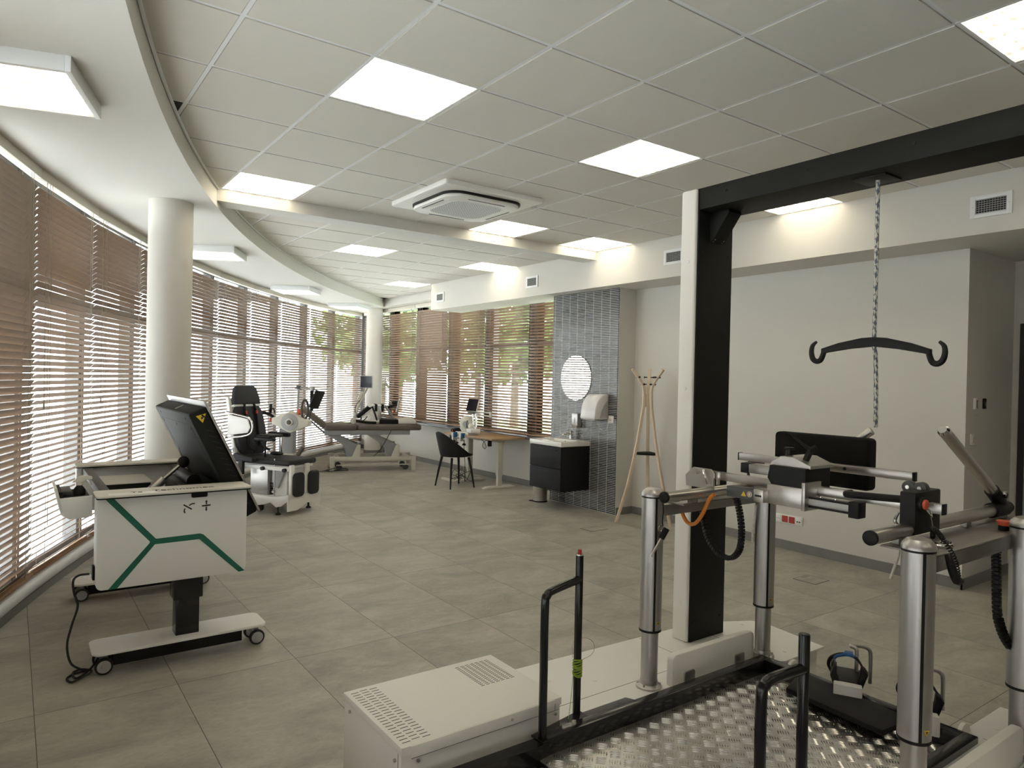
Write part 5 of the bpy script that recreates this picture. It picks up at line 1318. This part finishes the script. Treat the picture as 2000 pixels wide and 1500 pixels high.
mb = MB(); mb.cyl((5.70, 8.93, 0.765), (5.70, 8.93, 1.06), 0.012, n=14); mb.cyl((5.72, 8.87, 0.765), (5.72, 8.87, 1.05), 0.016, n=14); ap(mb, 'stand_pole', 'chrome')
mb = MB(); mb.cyl((5.72, 8.96, 1.075), (5.72, 8.48, 1.075), 0.012, n=12); mb.cyl((5.72, 8.90, 1.025), (5.72, 8.48, 1.025), 0.010, n=12); mb.box(5.705, 5.735, 8.465, 8.49, 1.005, 1.09, 0.004); ap(mb, 'arm_rail', 'putty')
mb = MB(); mb.box(5.66, 5.76, 8.88, 9.02, 1.04, 1.065, 0.006); ap(mb, 'rail_mount', 'darkgrey')
TM = TR(5.70, 8.94, 1.16) @ RZ(-PI / 2 + 0.25) @ Matrix.Rotation(math.radians(-18), 4, 'X')
tb = ap(MB().box(-0.11, 0.11, -0.008, 0.012, -0.09, 0.11, 0.005, 2, TM), 'tablet', 'putty')
ap(MB().box(-0.104, 0.104, -0.0105, -0.0075, -0.085, 0.105, 0, 2, TM), 'tablet_screen', 'screen', tb)
for y, z in ((9.24, 0.70), (9.13, 0.69), (9.05, 0.67), (8.84, 0.66)):
    mb = MB(); mb.cyl((5.50, y, z - 0.065), (5.50, y, z), 0.006, n=10); mb.lathe([(0, -0.085), (0.028, -0.085), (0.028, -0.068), (0.012, -0.055), (0, -0.055)], 14, TR(5.50, y, z))
    ap(mb, 'clamp_screw', 'black')
for y in (9.14, 8.92):
    mb = MB(); mb.box(5.47, 5.525, y - 0.05, y + 0.03, 0.69, 0.745, 0.006); mb.box(5.475, 5.53, y - 0.02, y + 0.02, 0.63, 0.70, 0.006)
    ap(mb, 'table_clamp', 'cream')
for y in (9.10, 8.88):
    ap(MB().box(5.468, 5.53, y - 0.013, y + 0.013, 0.68, 0.755, 0.004), 'blue_clip', 'blue')
ap(MB().box(5.478, 5.50, 8.90, 9.12, 0.665, 0.68, 0.002), 'clamp_bar', 'darkgrey')
ap(MB().box(5.51, 5.56, 9.27, 9.31, 0.64, 0.70, 0.004), 'side_bracket', 'midgrey')
ap(MB().tube([(5.50, 8.84, 0.59), (5.505, 8.83, 0.45), (5.51, 8.82, 0.33), (5.53, 8.85, 0.25), (5.56, 8.9, 0.15), (5.57, 8.91, 0.02)], 0.004, n=6, smooth=5), 'hanging_cable', 'rubber')
W_ = thing('wrist_brace', 'black padded wrist brace with a red strap lying on the left edge of the desk', 'brace', (5.60, 9.22, 0.7285))
mb = MB(); mb.ell((0, 0.05, 0.035), 0.06, 0.09, 0.034); mb.ell((-0.02, -0.07, 0.045), 0.05, 0.10, 0.042, RZ(0.3)); mb.build('padding', 'foam', W_)
MB().box(-0.066, -0.045, 0.015, 0.04, 0.0, 0.05, 0.006).build('strap', 'red', W_)

K = thing('shell_chair', 'black plastic shell chair standing in front of the oak desk', 'chair', (5.25, 8.67, 0))
bm = bmesh.new(); NT, NV = 48, 7
inner = []; outer = []
for i in range(NT):
    th = 2 * PI * i / NT                      # 0 = front (+x)
    c = 0.5 - 0.5 * math.cos(th)              # 0 front, 1 back
    top = 0.455 + 0.012 + 0.335 * (max(0, c - 0.14) / 0.86) ** 1.35
    ri, ro = [], []
    for j in range(NV):
        v = j / (NV - 1)
        z = 0.455 + (top - 0.455) * v
        rad = 0.205 + 0.045 * v ** 0.8
        lean = -0.035 * c * v
        x, y = rad * math.cos(th) * 1.05 + lean, rad * math.sin(th) * 1.02
        ri.append(bm.verts.new((x * 0.955, y * 0.955, z + 0.006))); ro.append(bm.verts.new((x, y, z - 0.008 * (1 - v))))
    inner.append(ri); outer.append(ro)
for i in range(NT):
    a, b_ = i, (i + 1) % NT
    for j in range(NV - 1):
        bm.faces.new((outer[a][j], outer[b_][j], outer[b_][j + 1], outer[a][j + 1])); bm.faces.new((inner[a][j], inner[a][j + 1], inner[b_][j + 1], inner[b_][j]))
    bm.faces.new((outer[a][-1], outer[b_][-1], inner[b_][-1], inner[a][-1]))
ci, co = bm.verts.new((0, 0, 0.445)), bm.verts.new((0, 0, 0.425))
for i in range(NT):
    a, b_ = i, (i + 1) % NT
    bm.faces.new((ci, inner[a][0], inner[b_][0])); bm.faces.new((co, outer[b_][0], outer[a][0]))
bmesh.ops.recalc_face_normals(bm, faces=bm.faces)
mbs = MB(); mbs.bm.free(); mbs.bm = bm
mbs.build('seat_shell', 'black', K, smooth=50)
for x, y in ((-1, 1), (-1, -1), (1, 1), (1, -1)):
    MB().tube([(x * 0.14, y * 0.14, 0.435), (x * 0.17, y * 0.175, 0.25), (x * 0.20, y * 0.215, 0.0)], [0.020, 0.016, 0.011], n=10).build('leg', 'black', K)

cb2 = thing('cable_tangle', 'tangle of black cables and a power strip on the floor behind the black chair', 'cables', (5.62, 9.12, 0))
R5 = random.Random(3); pts = []
for k in range(22):
    t = k * 0.9; pts.append((0.12 * math.cos(t * 1.3) * R5.uniform(0.5, 1.2) + 0.02, 0.25 * math.sin(t) * R5.uniform(0.4, 1) , 0.006 + abs(math.sin(k * 2.1)) * R5.uniform(0.02, 0.20)))
MB().tube(pts, 0.004, n=6, smooth=6).build('cables', 'rubber', cb2)
MB().box(-0.18, -0.12, -0.05, 0.28, 0.0, 0.03, 0.005).build('power_strip', 'cream', cb2)

# ================================================================== WASHBASIN CORNER
V = thing('vanity_cabinet', 'black wall hung vanity cabinet with two drawers and a white basin on the tiled pillar', 'vanity', (5.57, 6.69, 0.235))
def vp(mb, name, m, parent=V, **k): return mb.build(name, m, parent, world=True, **k)
vp(MB().box(5.355, 5.794, 6.388, 6.992, 0.235, 0.775, 0.002), 'cabinet_body', 'matt_black')
for z0, z1 in ((0.240, 0.503), (0.507, 0.770)):
    dr_ = vp(MB().box(5.336, 5.354, 6.388, 6.992, z0, z1, 0.002), 'drawer', 'matt_black')
    vp(MB().box(5.328, 5.337, 6.46, 6.92, z1 - 0.045, z1 - 0.038, 0.001), 'handle', 'black', dr_)
bz = MB()
bz.box(5.33, 5.40, 6.378, 7.002, 0.777, 0.836, 0.006); bz.box(5.66, 5.794, 6.378, 7.002, 0.777, 0.836, 0.006)
bz.box(5.39, 5.67, 6.378, 6.45, 0.777, 0.836, 0.006); bz.box(5.39, 5.67, 6.93, 7.002, 0.777, 0.836, 0.006); bz.box(5.38, 5.68, 6.44, 6.94, 0.777, 0.785)
ba = vp(bz, 'basin', 'ceramic')
vp(MB().cyl((5.662, 6.69, 0.815), (5.655, 6.69, 0.815), 0.010, n=14), 'overflow_ring', 'chrome', ba)
F_ = thing('basin_mixer_tap', 'chrome lever mixer tap on the white basin', 'tap', (5.73, 6.67, 0.836))
MB().lathe([(0, 0), (0.027, 0), (0.027, 0.008), (0.021, 0.012), (0.019, 0.085), (0.021, 0.10), (0, 0.10)], 20).build('tap_body', 'chrome', F_)
MB().tube([(-0.01, 0, 0.065), (-0.06, 0.01, 0.072), (-0.11, 0.02, 0.062), (-0.115, 0.021, 0.05)], 0.012, n=12, smooth=3).build('spout', 'chrome', F_)
mb = MB(); mb.obox((0.0, -0.012, 0.112), (-0.6, -0.4, 0.2), 0.075, 0.022, 0.012, 0.004); mb.build('lever', 'chrome', F_)
mi = MB(); mi.lathe([(0, -0.004), (0.284, -0.004), (0.287, 0.0), (0.284, 0.006), (0.0, 0.006)], 72, TR(5.788, 6.665, 1.612) @ Matrix.Rotation(-PI / 2, 4, 'Y'))
o = mi.build('mirror', 'mirror'); tag(o, 'round frameless mirror on the black tiles above the basin', 'mirror')
H_ = thing('hand_dryer', 'glossy white hand dryer with a curved front on the black tiles', 'hand dryer', (5.795, 6.20, 1.12))
prof = [(-0.005, 0.30)] + [(-0.03 - 0.185 * math.sin(t), 0.06 + 0.245 * math.cos(t)) for t in [k * PI / 2 / 10 for k in range(11)]] + [(-0.225, 0.02), (-0.215, 0.0), (-0.005, 0.0)]
MB().prism(prof, 'y', -0.13, 0.13, 0.012).build('dryer_shell', 'gloss_white', H_, smooth=50)
MB().box(-0.19, -0.03, -0.10, 0.10, -0.01, 0.002, 0.002).build('air_outlet', 'midgrey', H_)
mb = MB(); mb.prism([(-0.01, 0.02), (-0.14, 0.02), (-0.12, 0.10), (-0.06, 0.19), (-0.01, 0.23)], 'y', -0.134, -0.128); mb.build('side_panel', 'grey', H_)
MB().tube([(-0.06, -0.02, 0.0), (-0.055, -0.01, -0.06), (-0.045, -0.03, -0.11), (-0.035, -0.08, -0.13), (-0.03, -0.13, -0.12), (-0.025, -0.15, -0.06), (-0.03, -0.155, -0.02), (-0.045, -0.17, 0.0)], 0.004, n=8, smooth=5).build('power_cord', 'cream', H_)
mb = MB(); mb.cyl((-0.008, -0.18, 0.002), (-0.045, -0.175, 0.002), 0.014, n=14, bev=0.003); mb.build('plug', 'cream', H_)
o = MB().box(5.785, 5.795, 5.975, 6.06, 1.08, 1.165, 0.004).build('wall_socket', 'white'); tag(o, 'white wall socket on the black tiles right of the hand dryer', 'socket')
Z_ = thing('soap_dispenser', 'brushed steel soap dispenser on the black tiles left below the hand dryer', 'soap dispenser', (5.795, 6.60, 0.985))
MB().box(-0.075, -0.001, -0.055, 0.055, 0.03, 0.185, 0.008).build('dispenser_body', 'alu', Z_)
MB().prism([(-0.075, 0.0), (-0.02, 0.0), (-0.01, 0.035), (-0.085, 0.03)], 'y', -0.05, 0.05, 0.006).build('push_lever', 'steel', Z_)
MB().box(-0.0765, -0.074, -0.012, 0.012, 0.07, 0.13, 0.001).build('sight_glass', 'grey', Z_)
P_ = thing('pedal_bin', 'small steel pedal bin standing below the vanity cabinet', 'bin', (5.60, 7.11, 0))
MB().lathe([(0, 0.012), (0.092, 0.012), (0.092, 0.19), (0.094, 0.195), (0.09, 0.215), (0.05, 0.225), (0, 0.227)], 36).build('bin_body', 'steel', P_)
MB().lathe([(0, 0), (0.097, 0), (0.097, 0.014), (0, 0.014)], 36).build('bin_base', 'black', P_)
mb = MB(); mb.obox((-0.105, 0.05, 0.012), (-0.9, 0.4, 0), 0.05, 0.035, 0.010, 0.003); mb.build('pedal', 'black', P_)

# coat stand
O_ = thing('coat_stand', 'pale beech three legged coat stand with black pegs in the alcove', 'coat stand', (5.79, 5.44, 0))
for a, fr_ in ((151, 0.335), (-75, 0.31), (38, 0.25)):
    c, s = math.cos(math.radians(a)), math.sin(math.radians(a))
    P = [(fr_, 0.0), (0.215, 0.40), (0.125, 0.82), (0.058, 1.22), (0.045, 1.36), (0.045, 1.50), (0.085, 1.59), (0.185, 1.722)]
    bm2 = MB(); b_ = bm2.bm; rings = []
    n_ = Vector((-s, c, 0)); e_ = Vector((c, s, 0))
    Q = [cat([Vector((r_, 0, z)) for r_, z in P], k / 42) for k in range(43)]
    for k, q in enumerate(Q):
        d_ = (Q[min(k + 1, 42)] - Q[max(k - 1, 0)]).normalized(); px_ = Vector((d_.z, 0, -d_.x))
        w = 0.019 if k > 2 else 0.016
        ring = []
        for su, sv in ((-1, -1), (1, -1), (1, 1), (-1, 1)):
            L_ = q + px_ * (su * 0.014)
            ring.append(b_.verts.new(e_ * L_.x + Vector((0, 0, L_.z)) + n_ * (sv * w)))
        rings.append(ring)
    for A, Bq in zip(rings, rings[1:]):
        for k in range(4): b_.faces.new((A[k], A[(k + 1) % 4], Bq[(k + 1) % 4], Bq[k]))
    b_.faces.new(rings[0]); b_.faces.new(rings[-1][::-1]); bmesh.ops.recalc_face_normals(b_, faces=b_.faces)
    bmesh.ops.bevel(b_, geom=b_.edges[:], offset=0.003, segments=1, affect='EDGES')
    lg = bm2.build('leg', 'beech', O_)
    for r_, z in ((0.115, 1.632), (0.06, 1.553)):
        mb = MB()
        ctr = e_ * r_ + Vector((0, 0, z))
        mb.cyl(ctr - n_ * 0.05, ctr + n_ * 0.05, 0.006, n=10); mb.cyl(ctr - n_ * 0.056, ctr - n_ * 0.046, 0.011, n=12); mb.cyl(ctr + n_ * 0.046, ctr + n_ * 0.056, 0.011, n=12)
        mb.build('peg', 'black', lg)
tri_ = []
for a in (151, -75, 38):
    for da in (-18, 18): tri_.append((0.125 * math.cos(math.radians(a + da)), 0.125 * math.sin(math.radians(a + da))))
tri_.sort(key=lambda p: math.atan2(p[1], p[0]))
MB().prism(tri_, 'z', 0.765, 0.79, 0.004).build('umbrella_tray', 'matt_black', O_)
MB().cyl((0, 0, 1.30), (0, 0, 1.45), 0.025, n=6).build('centre_block', 'beech', O_)

# ================================================================== FITTINGS
X_ = thing('ceiling_air_conditioner', 'square white ceiling cassette air conditioner with perforated round cornered front', 'air conditioner', (3.14, 5.095, CE), 0)
MB().prism(rpoly(-0.475, 0.475, -0.475, 0.475, 0.03), 'z', -0.042, 0.0, 0.008).build('outer_panel', 'white', X_)
MB().prism(rpoly(-0.375, 0.375, -0.375, 0.375, 0.15, 8), 'z', -0.058, -0.040).build('shadow_gap', 'black', X_)
ib = MB().prism(rpoly(-0.365, 0.365, -0.365, 0.365, 0.145, 8), 'z', -0.088, -0.056, 0.014).build('front_panel', 'white', X_)
MB().prism(rpoly(-0.255, 0.255, -0.255, 0.255, 0.11, 8), 'z', -0.0895, -0.087).build('intake_grille', 'tbar', ib)
mb = MB()
for i in range(-15, 16):
    for j in range(-15, 16):
        x, y = i * 0.0158 + (0.0079 if j % 2 else 0), j * 0.0158
        if max(abs(x), abs(y)) > 0.243 or (max(0, abs(x) - 0.145) ** 2 + max(0, abs(y) - 0.145) ** 2) > 0.098 ** 2: continue
        mb.quad([(x + 0.0048 * math.cos(t), y + 0.0048 * math.sin(t), -0.0897) for t in [-k * PI / 3 for k in range(6)]])
mb.build('intake_perforation', 'ink', ib, smooth=0)
for k in range(4):
    m_ = RZ(k * PI / 2)
    lv = MB().prism(rpoly(-0.22, 0.22, 0.305, 0.352, 0.02, 5), 'z', -0.086, -0.074, 0.003, m_).build('louvre', 'white', X_)
    MB().prism(rpoly(-0.18, 0.18, 0.318, 0.330, 0.005, 3), 'z', -0.0905, -0.085, 0, m_).build('louvre_slot', 'darkgrey', lv)

for y, z, lb in ((2.03, 2.875, 'nearest wall grille on the white bulkhead, upper right'), (4.92, 2.888, 'wall grille on the bulkhead half hidden by the white and black mast'), (7.345, 2.870, 'wall grille on the bulkhead above the tiled pillar'), (9.78, 2.870, 'farthest wall grille, at the end of the white bulkhead')):
    g = thing('ventilation_grille', lb, 'vent', (5.58, y, z), 0, 'grilles on the bulkhead')
    mb = MB()
    for s in (-1, 1):
        mb.box(-0.012, 0, s * 0.113 - 0.017, s * 0.113 + 0.017, -0.078, 0.078, 0.002); mb.box(-0.012, 0, -0.10, 0.10, s * 0.064 - 0.014, s * 0.064 + 0.014, 0.002)
    mb.build('frame', 'tbar', g)
    MB().box(-0.0025, 0.0, -0.10, 0.10, -0.054, 0.054).build('duct_opening', 'black', g, smooth=0)
    mb = MB()
    for k in range(7): mb.box(-0.010, -0.003, -0.098, 0.098, -0.046 + k * 0.0153 - 0.0015, -0.046 + k * 0.0153 + 0.0015)
    for k in range(12): mb.box(-0.006, -0.003, -0.092 + k * 0.0168 - 0.001, -0.092 + k * 0.0168 + 0.001, -0.05, 0.05)
    mb.build('fins', 'grey', g, smooth=0)
    mb = MB()
    for s in (-1, 1): mb.cyl((-0.0125, s * 0.113, 0), (-0.010, s * 0.113, 0), 0.004, n=8)
    mb.build('screw', 'steel', g)

S_ = thing('socket_strip', 'white four gang socket strip with two red sockets low on the right wall', 'socket', (6.08, 3.85, 0.29))
MB().box(-0.012, 0, -0.148, 0.148, -0.042, 0.042, 0.004).build('strip_frame', 'white', S_)
def sock(y, m_, nm):
    o = MB().box(-0.015, -0.011, y - 0.031, y + 0.031, -0.031, 0.031, 0.003).build(nm, m_, S_)
    MB().lathe([(0.0, 0.0), (0.020, 0.0), (0.0225, 0.0015), (0.0225, 0.0), (0.0, -0.001)], 24, TR(-0.0155, y, 0) @ Matrix.Rotation(-PI / 2, 4, 'Y')).build('socket_well', m_, o)
    mb = MB()
    for d_ in (-0.0095, 0.0095): mb.cyl((-0.0175, y + d_, 0), (-0.0150, y + d_, 0), 0.0025, n=8)
    mb.build('socket_hole', 'black', o)
sock(0.107, 'white', 'white_socket'); sock(0.036, 'red', 'red_socket'); sock(-0.036, 'red', 'red_socket')
dtp = MB().box(-0.015, -0.011, -0.138, -0.076, -0.031, 0.031, 0.003).build('data_plate', 'white', S_)
for y in (-0.118, -0.096): MB().box(-0.0165, -0.0145, y - 0.006, y + 0.006, -0.012, 0.0).build('data_port', 'black', dtp)
t = thing('thermostat', 'small white thermostat with grey display on the recess wall', 'thermostat', (6.235, 2.352, 1.462))
MB().box(-0.022, 0.022, -0.018, 0, -0.045, 0.045, 0.004).build('housing', 'white', t)
MB().box(-0.006, 0.018, -0.0195, -0.0175, -0.035, 0.03, 0.002).build('display', 'midgrey', t)
t = thing('wall_sensor', 'small black wall control right of the white thermostat', 'control', (6.415, 2.352, 1.462))
MB().box(-0.024, 0.024, -0.014, 0, -0.042, 0.042, 0.004).build('housing', 'black', t)
MB().box(-0.012, 0.012, -0.0155, -0.0135, -0.02, 0.015, 0.002).build('touch_face', 'darkgrey', t)
t = thing('light_switch', 'white light switch below the thermostat on the recess wall', 'switch', (6.20, 2.352, 1.178))
MB().box(-0.03, 0.03, -0.010, 0, -0.045, 0.045, 0.003).build('frame', 'white', t)
MB().box(-0.014, 0.014, -0.015, -0.009, -0.028, 0.028, 0.003).build('rocker', 'cream', t)
for (x0, x1, y0, y1), lb in (((5.20, 5.407, 3.05, 3.245), 'flush floor box hatch near the right wall behind the gait trainer'), ((4.95, 5.19, 5.40, 5.58), 'flush floor box hatch in front of the coat stand')):
    t = thing('floor_box', lb, 'floor hatch', ((x0 + x1) / 2, (y0 + y1) / 2, 0.0), 0, 'floor hatches')
    w, h = (x1 - x0) / 2, (y1 - y0) / 2
    MB().box(-w, w, -h, h, 0.0, 0.0015).build('hatch_gap', 'ink', t, smooth=0)
    MB().box(-w + 0.005, w - 0.005, -h + 0.005, h - 0.005, 0.0, 0.002).build('hatch_lid', 'floor', t, smooth=0)
    MB().box(w - 0.11, w - 0.02, h - 0.035, h - 0.012, 0.002, 0.0035).build('cable_flap', 'midgrey', t, smooth=0)
